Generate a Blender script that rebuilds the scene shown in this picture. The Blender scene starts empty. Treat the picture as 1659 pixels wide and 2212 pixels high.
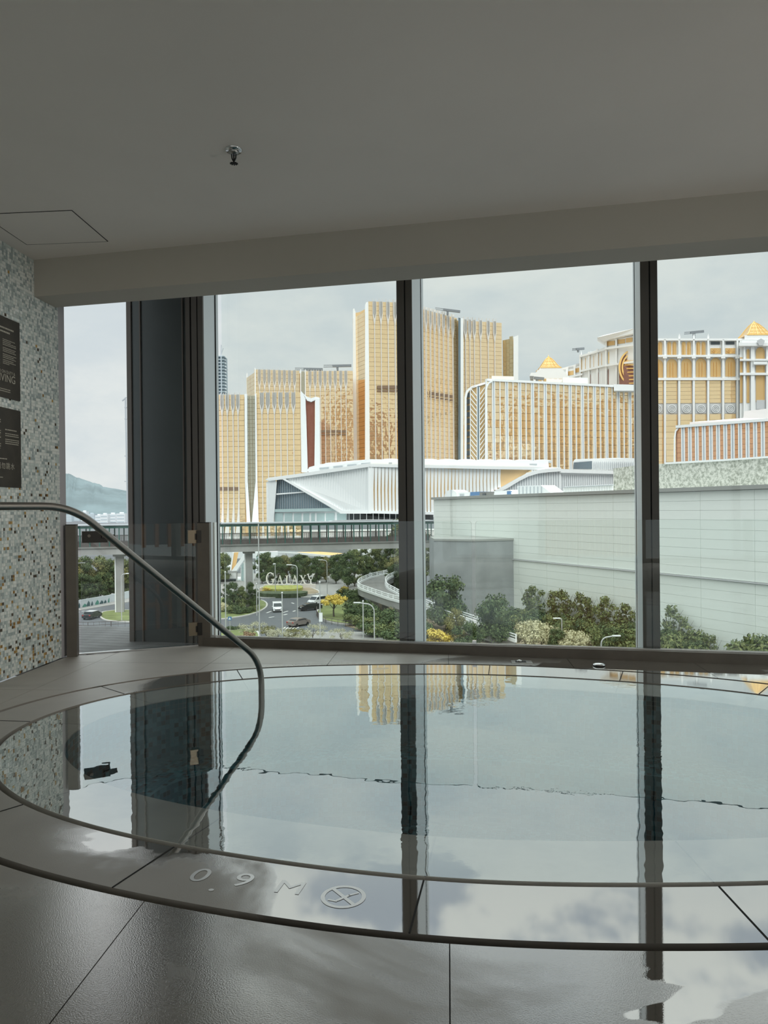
import bpy, bmesh, math, random
import numpy as np
from mathutils import Vector, Matrix
from mathutils.geometry import delaunay_2d_cdt

PI = math.pi
SC = bpy.context.scene
COL = SC.collection
random.seed(7)

# ------------------------------------------------------------------ camera
# room frame: X runs along the window wall, Y points out of the window, Z up,
# origin on the floor below the camera
FPX, PCX, PCY, EYE = 1661.0, 829.5, 1106.0, 1.3
PITCH, ROLL, YAW = -.0034, -.0097, .228

def _cam_axis(v):
    c, s = math.cos(PITCH), math.sin(PITCH)
    x, y, z = v[0], c * v[1] - s * v[2], s * v[1] + c * v[2]
    c, s = math.cos(YAW), math.sin(YAW)
    return Vector((c * x - s * y, s * x + c * y, z))

CR = _cam_axis((math.cos(ROLL), 0, math.sin(ROLL)))
CU = _cam_axis((-math.sin(ROLL), 0, math.cos(ROLL)))
CF = _cam_axis((0, 1, 0))
EYEP = Vector((0, 0, EYE))

def ray(px, py):
    return CR * ((px - PCX) / FPX) + CU * ((PCY - py) / FPX) + CF

def at(px, py, depth):
    """point seen at pixel px,py at a given forward distance in metres"""
    return EYEP + ray(px, py) * depth

def on(px, py, z=0.0):
    """point seen at pixel px,py on the level z"""
    d = ray(px, py)
    return EYEP + d * ((z - EYE) / d.z)

STREET = -19.2
def street(px, py):
    return on(px, py, STREET)

cam_data = bpy.data.cameras.new('camera')
cam_data.sensor_fit = 'HORIZONTAL'
cam_data.sensor_width = 36.0
cam_data.lens = 36.0 * FPX / 1659.0
cam_data.clip_start, cam_data.clip_end = .05, 20000
cam = bpy.data.objects.new('camera', cam_data)
COL.objects.link(cam)
cam.matrix_world = Matrix(((CR.x, CU.x, -CF.x, 0), (CR.y, CU.y, -CF.y, 0),
                           (CR.z, CU.z, -CF.z, EYE), (0, 0, 0, 1)))
SC.camera = cam

# ------------------------------------------------------------------ sky, sun, exposure
SC.view_settings.view_transform = 'Standard'
SC.view_settings.look = 'None'
SC.view_settings.gamma = 1.0
SC.view_settings.use_curve_mapping = False
SC.view_settings.exposure = 0.0
SC.cycles.use_denoising = True
SC.cycles.max_bounces = 10
SC.cycles.diffuse_bounces = 5
SC.cycles.glossy_bounces = 5
SC.cycles.transmission_bounces = 6
SC.cycles.transparent_max_bounces = 24
SC.cycles.caustics_reflective = True
SC.cycles.caustics_refractive = False
SC.cycles.sample_clamp_indirect = 4.0

def N(nt, kind, **kw):
    n = nt.nodes.new(kind)
    for k, v in kw.items():
        if k.startswith('i_'):
            key = k[2:]
            key = int(key) if key.isdigit() else key.replace('_', ' ')
            n.inputs[key].default_value = v
        else:
            setattr(n, k, v)
    return n

def L(nt, a, b):
    nt.links.new(a, b)

def mth(nt, op, a, b=None, c=None, clamp=False):
    n = nt.nodes.new('ShaderNodeMath')
    n.operation = op
    n.use_clamp = clamp
    for i, x in enumerate((a, b, c)):
        if x is None:
            continue
        if isinstance(x, (int, float)):
            n.inputs[i].default_value = x
        else:
            nt.links.new(x, n.inputs[i])
    return n.outputs[0]

def mixc(nt, fac, a, b):
    n = nt.nodes.new('ShaderNodeMix')
    n.data_type = 'RGBA'
    for idx, x in ((0, fac), (6, a), (7, b)):
        if isinstance(x, (int, float)):
            n.inputs[idx].default_value = x
        elif isinstance(x, (tuple, list)):
            n.inputs[idx].default_value = (x[0], x[1], x[2], 1)
        else:
            nt.links.new(x, n.inputs[idx])
    return n.outputs[2]

def smooth(nt, x, lo, hi):
    n = nt.nodes.new('ShaderNodeMapRange')
    n.interpolation_type = 'SMOOTHSTEP'
    nt.links.new(x, n.inputs[0])
    n.inputs[1].default_value, n.inputs[2].default_value = lo, hi
    return n.outputs[0]

world = bpy.data.worlds.new('overcast_sky')
SC.world = world
world.use_nodes = True
wn = world.node_tree
wn.nodes.clear()
w_tc = N(wn, 'ShaderNodeTexCoord')
w_map = N(wn, 'ShaderNodeMapping')
w_map.inputs['Scale'].default_value = (1.0, 1.0, 2.1)
L(wn, w_tc.outputs['Generated'], w_map.inputs['Vector'])
w_n1 = N(wn, 'ShaderNodeTexNoise', i_Scale=2.6, i_Detail=8.0, i_Roughness=.55, i_Distortion=.25)
L(wn, w_map.outputs[0], w_n1.inputs['Vector'])
w_n2 = N(wn, 'ShaderNodeTexNoise', i_Scale=6.5, i_Detail=6.0, i_Roughness=.6)
L(wn, w_map.outputs[0], w_n2.inputs['Vector'])
w_sum = mth(wn, 'MULTIPLY_ADD', w_n2.outputs[0], .35, mth(wn, 'MULTIPLY', w_n1.outputs[0], .65))
w_cloud = smooth(wn, w_sum, .38, .62)
w_sep = N(wn, 'ShaderNodeSeparateXYZ')
L(wn, w_tc.outputs['Generated'], w_sep.inputs[0])
w_soft = mixc(wn, w_cloud, (.635, .705, .735), (.80, .835, .815))
# overhead the cloud sheet breaks into firmer heaps
w_hard = mixc(wn, smooth(wn, w_sum, .455, .515), (.43, .485, .545), (.80, .82, .79))
w_col = mixc(wn, smooth(wn, w_sep.outputs[2], .36, .47), w_soft, w_hard)
# an overcast sky grows brighter towards the zenith
w_up = smooth(wn, w_sep.outputs[2], .30, 1.0)
w_str = mth(wn, 'MULTIPLY_ADD', w_up, 2.6, 1.0)
w_bg = N(wn, 'ShaderNodeBackground')
L(wn, w_col, w_bg.inputs[0])
L(wn, w_str, w_bg.inputs[1])
w_out = N(wn, 'ShaderNodeOutputWorld')
L(wn, w_bg.outputs[0], w_out.inputs[0])

sun_d = bpy.data.lights.new('veiled_sun', 'SUN')
sun_d.energy = 1.6
sun_d.angle = math.radians(35)
sun_d.color = (1.0, .97, .93)
sun = bpy.data.objects.new('veiled_sun', sun_d)
COL.objects.link(sun)
sun.location = (0, -30, 60)
sun.rotation_euler = Vector((-.35, .85, -1.0)).to_track_quat('-Z', 'Y').to_euler()

# ------------------------------------------------------------------ materials
MATS = {}

def newmat(name):
    m = bpy.data.materials.new(name)
    m.use_nodes = True
    m.node_tree.nodes.clear()
    MATS[name] = m
    return m, m.node_tree

def out(nt, sh):
    o = N(nt, 'ShaderNodeOutputMaterial')
    L(nt, sh, o.inputs[0])

def plain(name, col, rough=.6, metal=0.0, spec=.5, var=.0, scale=3.0, bump=0.0, bscale=40.0):
    m, nt = newmat(name)
    p = N(nt, 'ShaderNodeBsdfPrincipled', i_Roughness=rough, i_Metallic=metal)
    p.inputs['Specular IOR Level'].default_value = spec
    p.inputs['Base Color'].default_value = (*col, 1)
    tc = N(nt, 'ShaderNodeTexCoord')
    if var > 0:
        nz = N(nt, 'ShaderNodeTexNoise', i_Scale=scale, i_Detail=5.0)
        L(nt, tc.outputs['Object'], nz.inputs['Vector'])
        c = mixc(nt, smooth(nt, nz.outputs[0], .3, .7),
                 [max(0, x * (1 - var)) for x in col], [min(1, x * (1 + var)) for x in col])
        L(nt, c, p.inputs['Base Color'])
    if bump > 0:
        nb = N(nt, 'ShaderNodeTexNoise', i_Scale=bscale, i_Detail=3.0)
        L(nt, tc.outputs['Object'], nb.inputs['Vector'])
        b = N(nt, 'ShaderNodeBump', i_Strength=bump, i_Distance=.02)
        L(nt, nb.outputs[0], b.inputs['Height'])
        L(nt, b.outputs[0], p.inputs['Normal'])
    out(nt, p.outputs[0])
    return m

def edge_fac(nt, f0, power, top=1.0, normal=None):
    """reflectance that grows towards grazing angles"""
    lw = N(nt, 'ShaderNodeLayerWeight')
    lw.inputs[0].default_value = .5
    if normal is not None:
        L(nt, normal, lw.inputs['Normal'])
    x = mth(nt, 'POWER', lw.outputs['Facing'], power)
    return mth(nt, 'MULTIPLY_ADD', x, top - f0, f0, clamp=True)

def glass(name, tint, f0=.04, top=.9, power=5.0, rough=0.0):
    m, nt = newmat(name)
    t = N(nt, 'ShaderNodeBsdfTransparent')
    t.inputs[0].default_value = (*tint, 1)
    g = N(nt, 'ShaderNodeBsdfGlossy', i_Roughness=rough)
    g.inputs[0].default_value = (1, 1, 1, 1)
    mx = N(nt, 'ShaderNodeMixShader')
    L(nt, edge_fac(nt, f0, power, top), mx.inputs[0])
    L(nt, t.outputs[0], mx.inputs[1])
    L(nt, g.outputs[0], mx.inputs[2])
    out(nt, mx.outputs[0])
    return m

def wet_stone(name, col, wet_bias, seed, mirror=.02, grad=None, damp_at=(.22, .40)):
    """textured stone with puddles, a damp granular film and dry patches"""
    m, nt = newmat(name)
    geo = N(nt, 'ShaderNodeNewGeometry')
    off = N(nt, 'ShaderNodeVectorMath', operation='ADD')
    off.inputs[1].default_value = (seed * 3.1, seed * 1.7, 0)
    L(nt, geo.outputs['Position'], off.inputs[0])
    big = N(nt, 'ShaderNodeTexNoise', i_Scale=.9, i_Detail=5.0, i_Roughness=.55, i_Distortion=.5)
    L(nt, off.outputs[0], big.inputs['Vector'])
    sep = N(nt, 'ShaderNodeSeparateXYZ')
    L(nt, geo.outputs['Position'], sep.inputs[0])
    val = big.outputs[0]
    if grad:
        # puddles lie close to the pool edge and towards one side of the deck
        gx, x0, gd, c, gy = grad
        ex = mth(nt, 'MULTIPLY_ADD', sep.outputs[0], 1 / 3.1, .5 / 3.1)
        ey = mth(nt, 'MULTIPLY_ADD', sep.outputs[1], 1 / 2.07, -4.35 / 2.07)
        e = mth(nt, 'SQRT', mth(nt, 'ADD', mth(nt, 'MULTIPLY', ex, ex), mth(nt, 'MULTIPLY', ey, ey)))
        g = mth(nt, 'MULTIPLY_ADD', sep.outputs[0], gx, c - gx * x0)
        g = mth(nt, 'ADD', g, mth(nt, 'MULTIPLY_ADD', sep.outputs[1], gy, -2.5 * gy))
        g = mth(nt, 'MINIMUM', g, .16)
        g = mth(nt, 'MULTIPLY_ADD', mth(nt, 'SUBTRACT', e, 1.0), -gd, g)
        val = mth(nt, 'ADD', val, g)
    wet = smooth(nt, val, .52 - wet_bias, .535 - wet_bias)      # standing water
    damp = smooth(nt, val, damp_at[0] - wet_bias, damp_at[1] - wet_bias)      # damp film
    fine = N(nt, 'ShaderNodeTexNoise', i_Scale=230.0, i_Detail=2.0, i_Roughness=.55)
    L(nt, geo.outputs['Position'], fine.inputs['Vector'])
    tone = N(nt, 'ShaderNodeTexNoise', i_Scale=4.0, i_Detail=6.0)
    L(nt, geo.outputs['Position'], tone.inputs['Vector'])
    c0 = mixc(nt, tone.outputs[0], [x * .8 for x in col], [x * 1.2 for x in col])
    c1 = mixc(nt, damp, c0, [x * .62 for x in col])
    bump = N(nt, 'ShaderNodeBump', i_Distance=.0022)
    L(nt, fine.outputs[0], bump.inputs['Height'])
    L(nt, mth(nt, 'MULTIPLY_ADD', wet, -.175, .18), bump.inputs['Strength'])
    dif = N(nt, 'ShaderNodeBsdfDiffuse')
    L(nt, c1, dif.inputs[0])
    L(nt, bump.outputs[0], dif.inputs['Normal'])
    gl = N(nt, 'ShaderNodeBsdfGlossy')
    gl.inputs[0].default_value = (1, 1, 1, 1)
    r = mth(nt, 'MULTIPLY_ADD', damp, -.27, .42)
    r = mth(nt, 'MULTIPLY', r, mth(nt, 'SUBTRACT', 1.0, wet))
    r = mth(nt, 'ADD', r, mth(nt, 'MULTIPLY', wet, mirror))
    L(nt, r, gl.inputs['Roughness'])
    L(nt, bump.outputs[0], gl.inputs['Normal'])
    fac = edge_fac(nt, .04, 1.15, 1.0)
    k = mth(nt, 'MULTIPLY_ADD', damp, .45, .38)
    k = mth(nt, 'ADD', k, mth(nt, 'MULTIPLY', wet, .15))
    mx = N(nt, 'ShaderNodeMixShader')
    L(nt, mth(nt, 'MULTIPLY', fac, k), mx.inputs[0])
    L(nt, dif.outputs[0], mx.inputs[1])
    L(nt, gl.outputs[0], mx.inputs[2])
    out(nt, mx.outputs[0])
    return m

# ------------------------------------------------------------------ mesh helpers
ORG = {}

class MB:
    """collects shapes into one mesh object"""
    def __init__(self):
        self.v, self.f, self.m, self.s = [], [], [], []
    def add(self, vs, fs, mat=0, smooth=False):
        o = len(self.v)
        self.v.extend(tuple(p) for p in vs)
        for f in fs:
            self.f.append(tuple(o + i for i in f))
            self.m.append(mat)
            self.s.append(smooth)
        return self
    def hexa(self, p, mat=0):
        """eight corners: bottom ring then top ring"""
        return self.add(p, [(3, 2, 1, 0), (4, 5, 6, 7), (0, 1, 5, 4), (1, 2, 6, 5), (2, 3, 7, 6), (3, 0, 4, 7)], mat)
    def box(self, c, s, rz=0.0, mat=0):
        ca, sa = math.cos(rz), math.sin(rz)
        p = []
        for z in (-.5, .5):
            for x, y in ((-.5, -.5), (.5, -.5), (.5, .5), (-.5, .5)):
                X, Y = x * s[0], y * s[1]
                p.append((c[0] + ca * X - sa * Y, c[1] + sa * X + ca * Y, c[2] + z * s[2]))
        return self.hexa(p, mat)
    def beam(self, a, b, w, t, mat=0, up=(0, 0, 1)):
        """bar from a to b, w wide sideways, t thick along up"""
        a, b = Vector(a), Vector(b)
        d = (b - a).normalized()
        u = Vector(up)
        sd = d.cross(u)
        if sd.length < 1e-4:
            sd = d.cross(Vector((0, 1, 0)))
        sd.normalize()
        u = sd.cross(d).normalized()
        sd, u = sd * w / 2, u * t / 2
        return self.hexa([a - sd - u, a + sd - u, b + sd - u, b - sd - u,
                          a - sd + u, a + sd + u, b + sd + u, b - sd + u], mat)
    def prism(self, pts, vec, mat=0):
        """polygon swept along vec"""
        pts = [Vector(p) for p in pts]
        vec = Vector(vec)
        n = len(pts)
        nrm = Vector((0, 0, 0))
        for i in range(n):
            nrm += (pts[i] - pts[0]).cross(pts[(i + 1) % n] - pts[0])
        if nrm.dot(vec) > 0:
            pts.reverse()
        fs = [tuple(range(n)), tuple(range(2 * n - 1, n - 1, -1))]
        fs += [(i, n + i, n + (i + 1) % n, (i + 1) % n) for i in range(n)]
        return self.add(pts + [p + vec for p in pts], fs, mat)
    def tube(self, path, r, n=8, mat=0, cap=True, smooth=True):
        path = [Vector(p) for p in path]
        rs = r if isinstance(r, (list, tuple)) else [r] * len(path)
        vs, fs = [], []
        prev = None
        for i, p in enumerate(path):
            if i == 0: d = path[1] - p
            elif i == len(path) - 1: d = p - path[i - 1]
            else: d = (path[i + 1] - p).normalized() + (p - path[i - 1]).normalized()
            d.normalize()
            if prev is None:
                u = d.cross(Vector((0, 0, 1)))
                if u.length < 1e-3: u = Vector((1, 0, 0))
            else:
                u = prev - d * prev.dot(d)
            u.normalize(); prev = u
            w = d.cross(u)
            for k in range(n):
                a = 2 * PI * k / n
                vs.append(p + (u * math.cos(a) + w * math.sin(a)) * rs[i])
        for i in range(len(path) - 1):
            for k in range(n):
                fs.append((i * n + k, i * n + (k + 1) % n, (i + 1) * n + (k + 1) % n, (i + 1) * n + k))
        self.add(vs, fs, mat, smooth)
        if cap:
            o = len(path) - 1
            self.add([vs[k] for k in range(n)], [tuple(reversed(range(n)))], mat)
            self.add([vs[o * n + k] for k in range(n)], [tuple(range(n))], mat)
        return self
    def lathe(self, prof, c, n=24, mat=0, smooth=True):
        vs, fs = [], []
        for r, z in prof:
            for k in range(n):
                a = 2 * PI * k / n
                vs.append((c[0] + r * math.cos(a), c[1] + r * math.sin(a), c[2] + z))
        for i in range(len(prof) - 1):
            for k in range(n):
                fs.append((i * n + k, i * n + (k + 1) % n, (i + 1) * n + (k + 1) % n, (i + 1) * n + k))
        self.add(vs, fs, mat, smooth)
        if prof[0][0] > 1e-4: self.add(vs[:n], [tuple(reversed(range(n)))], mat)
        if prof[-1][0] > 1e-4: self.add(vs[-n:], [tuple(range(n))], mat)
        return self
    def ball(self, c, r, nu=8, nv=5, mat=0):
        pr = [(max(1e-5, math.sin(PI * i / nv)), -math.cos(PI * i / nv)) for i in range(nv + 1)]
        rr = r if isinstance(r, (tuple, list)) else (r, r, r)
        vs, fs = [], []
        for q, z in pr:
            for k in range(nu):
                a = 2 * PI * k / nu
                vs.append((c[0] + rr[0] * q * math.cos(a), c[1] + rr[1] * q * math.sin(a), c[2] + rr[2] * z))
        for i in range(nv):
            for k in range(nu):
                fs.append((i * nu + k, i * nu + (k + 1) % nu, (i + 1) * nu + (k + 1) % nu, (i + 1) * nu + k))
        return self.add(vs, fs, mat, True)
    def mesh(self, name, mats, shift=None):
        me = bpy.data.meshes.new(name)
        vs = self.v if shift is None else [(x - shift[0], y - shift[1], z - shift[2]) for x, y, z in self.v]
        me.from_pydata(vs, [], self.f)
        for mt in (mats if isinstance(mats, (list, tuple)) else [mats]):
            me.materials.append(MATS[mt] if isinstance(mt, str) else mt)
        me.polygons.foreach_set('material_index', self.m)
        me.polygons.foreach_set('use_smooth', self.s)
        me.update()
        return me
    def build(self, name, mats, parent=None, local=False, **props):
        if local:
            o = (0, 0, 0)
        else:
            a = np.array(self.v)
            lo, hi = a.min(0), a.max(0)
            o = (float(lo[0] + hi[0]) / 2, float(lo[1] + hi[1]) / 2, float(lo[2]))
        ob = bpy.data.objects.new(name, self.mesh(name, mats, None if local else o))
        COL.objects.link(ob)
        if parent is not None:
            ob.parent = parent
            po = ORG[parent.name]
            ob.location = (0, 0, 0) if local else (o[0] - po[0], o[1] - po[1], o[2] - po[2])
            ORG[ob.name] = po if local else o
        else:
            ob.location = o
            ORG[ob.name] = o
        for k, v in props.items():
            ob[k] = v
        return ob

def thing(name, label, category, loc, group=None, rz=0.0):
    """an Empty at the base of a thing; its parts hang below it"""
    e = bpy.data.objects.new(name, None)
    COL.objects.link(e)
    e.location = loc
    e.rotation_euler = (0, 0, rz)
    e.empty_display_size = .2
    ORG[e.name] = tuple(loc)
    tag(e, label, category, group)
    return e

def tag(o, label, category, group=None):
    o['label'] = label
    o['category'] = category
    if group: o['group'] = group
    return o

def inst(me, name, loc, parent=None, rot=(0, 0, 0), scale=(1, 1, 1)):
    ob = bpy.data.objects.new(name, me)
    COL.objects.link(ob)
    if parent is not None:
        ob.parent = parent
        po = ORG[parent.name]
        ob.location = (loc[0] - po[0], loc[1] - po[1], loc[2] - po[2])
    else:
        ob.location = loc
    ob.rotation_euler = rot
    ob.scale = scale
    ORG[ob.name] = tuple(loc)
    return ob

def copy_thing(src, loc, rz=0.0, sc=1.0, label=None, group=None):
    c = src.copy(); COL.objects.link(c)
    c.location = loc; c.rotation_euler = (0, 0, rz)
    c.scale = sc if isinstance(sc, (tuple, list)) else (sc, sc, sc)
    if label: c['label'] = label
    if group: c['group'] = group
    for ch in list(src.children):
        d = ch.copy(); COL.objects.link(d); d.parent = c
        for g in list(ch.children):
            e = g.copy(); COL.objects.link(e); e.parent = d
    return c

def lerp(a, b, t):
    return a + (b - a) * t

def text_mesh(name, body, size, mat, extrude=.0, align='CENTER', spacing=1.0):
    cu = bpy.data.curves.new(name, 'FONT')
    cu.body = body; cu.size = size; cu.extrude = extrude
    cu.align_x = align; cu.align_y = 'CENTER'; cu.space_character = spacing
    ob = bpy.data.objects.new(name, cu)
    COL.objects.link(ob)
    bpy.context.view_layer.update()
    me = bpy.data.meshes.new_from_object(ob.evaluated_get(bpy.context.evaluated_depsgraph_get()))
    bpy.data.objects.remove(ob)
    bpy.data.curves.remove(cu)
    me.name = name
    me.materials.clear()
    me.materials.append(MATS[mat])
    return me
# ------------------------------------------------------------------ materials of the room
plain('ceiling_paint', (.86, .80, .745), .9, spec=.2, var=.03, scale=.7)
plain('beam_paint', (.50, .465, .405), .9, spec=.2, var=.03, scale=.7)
plain('bronze_metal', (.16, .138, .115), .42, .4, var=.08, scale=6)
plain('bronze_dark', (.03, .026, .022), .45, .4)
plain('brass_plate', (.25, .20, .14), .35, .7)
plain('brushed_steel', (.42, .41, .39), .30, 1.0)
plain('rail_steel', (.33, .31, .285), .33, 1.0, bump=.04, bscale=300)
plain('aluminium', (.74, .78, .80), .45, .25)
plain('mullion_front', (.12, .108, .098), .5, .3)
plain('gasket_black', (.012, .012, .012), .8)
plain('column_panel', (.07, .082, .085), .30, .35, var=.05, scale=2)
plain('jamb_grey', (.44, .42, .43), .7)
plain('steel_strip', (.8, .8, .8), .25, 1.0)
plain('white_plastic', (.8, .8, .8), .4)
plain('grout', (.52, .55, .52), .8)
plain('pool_grout', (.10, .30, .36), .7)
plain('pool_tile_pale', (.16, .46, .54), .25)
plain('pool_tile_teal', (.05, .24, .31), .25)
plain('pool_tile_dark', (.008, .032, .042), .25)
plain('mosaic_white', (.80, .81, .76), .15)
plain('mosaic_mint', (.60, .65, .615), .18)
plain('mosaic_grey', (.40, .45, .44), .15)
plain('mosaic_gold', (.66, .44, .16), .2, .35)
plain('mosaic_amber', (.42, .235, .075), .2, .3)
plain('mosaic_brown', (.11, .085, .06), .2, .2)
plain('plaque_metal', (.055, .044, .032), .38, .6, var=.15, scale=9)
plain('plaque_text', (.50, .45, .36), .4, .3)
plain('channel_dark', (.02, .017, .015), .6)
plain('stone_bed', (.05, .048, .045), .9)
plain('rim_stone', (.70, .665, .61), .6, var=.08, scale=5)
dm, dt = newmat('decal_white')
_d = N(dt, 'ShaderNodeBsdfDiffuse'); _d.inputs[0].default_value = (.95, .95, .94, 1)
_g = N(dt, 'ShaderNodeBsdfGlossy', i_Roughness=.32)
_x = N(dt, 'ShaderNodeMixShader'); L(dt, mth(dt, 'MULTIPLY', edge_fac(dt, .05, .5, 1.0), 1.0), _x.inputs[0])
L(dt, _d.outputs[0], _x.inputs[1]); L(dt, _g.outputs[0], _x.inputs[2]); out(dt, _x.outputs[0])
plain('deck_wood', (.10, .104, .106), .55, var=.25, scale=5, bump=.2, bscale=60)
plain('chrome', (.75, .75, .75), .12, 1.0)
plain('back_wall', (.62, .60, .56), .9)
FILL_UP, FILL_WALL = 88.0, 440.0  # strengths of the two added fill lamps
wet_stone('floor_stone', (.35, .315, .275), .0, 1.0, grad=(.13, -.45, .5, .03, .0))
wet_stone('coping_stone', (.36, .325, .285), .05, 2.0, grad=(.17, -.68, .3, .03, .09), damp_at=(.43, .53))
glass('clear_glass', (.965, .982, .974), .03, .8)
glass('curtain_glass', (.95, .97, .96), .03, .7)
plain('glass_edge', (.10, .16, .15), .15)

# water: tinted clear body under a mirror-like surface with faint ripples
wm, wt = newmat('pool_water')
_geo = N(wt, 'ShaderNodeNewGeometry')
_n1 = N(wt, 'ShaderNodeTexNoise', i_Scale=5.0, i_Detail=2.0)
_n2 = N(wt, 'ShaderNodeTexNoise', i_Scale=26.0, i_Detail=2.0)
_patch = N(wt, 'ShaderNodeTexNoise', i_Scale=1.3, i_Detail=1.0)
for _n in (_n1, _n2, _patch): L(wt, _geo.outputs['Position'], _n.inputs['Vector'])
_h = mth(wt, 'ADD', _n1.outputs[0], mth(wt, 'MULTIPLY', _n2.outputs[0], mth(wt, 'MULTIPLY', smooth(wt, _patch.outputs[0], .45, .7), .30)))
_b = N(wt, 'ShaderNodeBump', i_Strength=.014, i_Distance=.05)
L(wt, _h, _b.inputs['Height'])
_t = N(wt, 'ShaderNodeBsdfTransparent'); _t.inputs[0].default_value = (.95, .985, .99, 1)
_g = N(wt, 'ShaderNodeBsdfGlossy', i_Roughness=.0); _g.inputs[0].default_value = (.93, .985, 1.0, 1)
L(wt, _b.outputs[0], _g.inputs['Normal'])
_mx = N(wt, 'ShaderNodeMixShader')
L(wt, edge_fac(wt, .03, 1.40, 1.0), _mx.inputs[0])
L(wt, _t.outputs[0], _mx.inputs[1]); L(wt, _g.outputs[0], _mx.inputs[2])
out(wt, _mx.outputs[0])

# ------------------------------------------------------------------ pool outline (traced on the floor level)
PC = (-.5, 4.35)
PK = (2.12775, .5186, .06968, .07451, .01635)
NP = 720
def pool_curve(d=0.0):
    th = np.linspace(0, 2 * PI, NP, endpoint=False)
    r = PK[0] + PK[1] * np.cos(2 * th) + PK[2] * np.sin(2 * th) + PK[3] * np.cos(4 * th) + PK[4] * np.sin(4 * th)
    p = np.stack([PC[0] + r * np.cos(th), PC[1] + r * np.sin(th)], 1)
    if d:
        t = np.roll(p, -1, 0) - np.roll(p, 1, 0)
        t /= np.hypot(*t.T)[:, None]
        p = p + d * np.stack([t[:, 1], -t[:, 0]], 1)
    return p
def polar_radius(curve):
    q = curve - np.array(PC)
    a = np.arctan2(q[:, 1], q[:, 0]) % (2 * PI)
    r = np.hypot(*q.T)
    k = np.argsort(a)
    a, r = a[k], r[k]
    return lambda x, y: np.interp(np.arctan2(y - PC[1], x - PC[0]) % (2 * PI), a, r, period=2 * PI)
RING, RIM, BENCH, SLOT = .38, .36, .42, .020
C0 = pool_curve()

# left wall line on plan
WA = Vector((-4.243, 5.108, 0)); WD = Vector((-.1431, .9897, 0)); WN = Vector((.9897, .1431, 0))
def wallp(s, z, lift=0.0):
    return WA + WD * s + WN * lift + Vector((0, 0, z))
CEIL, BEAM_Z, BEAM_Y0, BEAM_Y1 = 3.43, 3.12, 5.655, 6.0
CURT_Y = 7.05

# ------------------------------------------------------------------ floor: bed and paving slabs
ROOM = [(-2.80, -5), (6.5, -5), (6.5, 6.84), (-3.42, 6.84), (-4.36, 6.10)]
def clip_convex(poly, region):
    res = poly
    n = len(region)
    for i in range(n):
        ax, ay = region[i]; bx, by = region[(i + 1) % n]
        side = lambda p: (bx - ax) * (p[1] - ay) - (by - ay) * (p[0] - ax)
        nxt = []
        for j in range(len(res)):
            p, q = res[j], res[(j + 1) % len(res)]
            sp, sq = side(p), side(q)
            if sp >= 0: nxt.append(p)
            if sp * sq < 0:
                t = sp / (sp - sq)
                nxt.append((p[0] + (q[0] - p[0]) * t, p[1] + (q[1] - p[1]) * t))
        res = nxt
        if not res: break
    return res

O_OUT = pool_curve(RING + SLOT)
rO = polar_radius(O_OUT)
def outside_pool(x, y):
    return math.hypot(x - PC[0], y - PC[1]) > float(rO(x, y)) - 1e-4

def slab_minus_pool(poly, z0, z1):
    """extruded polygon with the pool cut out of it"""
    mb = MB()
    hit = [i for i in range(NP) if all((poly[(k + 1) % len(poly)][0] - poly[k][0]) * (O_OUT[i][1] - poly[k][1]) - (poly[(k + 1) % len(poly)][1] - poly[k][1]) * (O_OUT[i][0] - poly[k][0]) > -.02 for k in range(len(poly)))]
    if not hit and all(outside_pool(*p) for p in poly):
        mb.prism([(x, y, z0) for x, y in poly], (0, 0, z1 - z0))
        return mb
    if not hit and not any(outside_pool(*p) for p in poly):
        return None
    vs = [Vector(p) for p in poly]
    es = [(i, (i + 1) % len(poly)) for i in range(len(poly))]
    base = len(vs)
    vs += [Vector((float(p[0]), float(p[1]))) for p in O_OUT[::3]]
    m = len(vs) - base
    es += [(base + i, base + (i + 1) % m) for i in range(m)]
    rv, re, rf, _, _, _ = delaunay_2d_cdt(vs, es, [], 0, 1e-5)
    keep = []
    for f in rf:
        cx = sum(rv[i].x for i in f) / len(f); cy = sum(rv[i].y for i in f) / len(f)
        ins = all((poly[(k + 1) % len(poly)][0] - poly[k][0]) * (cy - poly[k][1]) - (poly[(k + 1) % len(poly)][1] - poly[k][1]) * (cx - poly[k][0]) > 0 for k in range(len(poly)))
        if ins and math.hypot(cx - PC[0], cy - PC[1]) > float(rO(cx, cy)) - .001:
            keep.append(tuple(f))
    if not keep: return None
    used = sorted({i for f in keep for i in f})
    idx = {j: i for i, j in enumerate(used)}
    n = len(used)
    top = [(rv[j].x, rv[j].y, z1) for j in used]
    bot = [(rv[j].x, rv[j].y, z0) for j in used]
    fs, edges = [], {}
    for f in keep:
        g = [idx[i] for i in f]
        ar = sum(top[g[i]][0] * top[g[(i + 1) % len(g)]][1] - top[g[(i + 1) % len(g)]][0] * top[g[i]][1] for i in range(len(g)))
        if ar < 0: g.reverse()
        fs.append(tuple(g))
        for i in range(len(g)):
            edges[(g[i], g[(i + 1) % len(g)])] = 1
    side = [(b + 0, a + 0, a + n, b + n)[::1] for (a, b) in edges if (b, a) not in edges]
    mb.add(top + bot, fs + side)
    return mb

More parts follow.
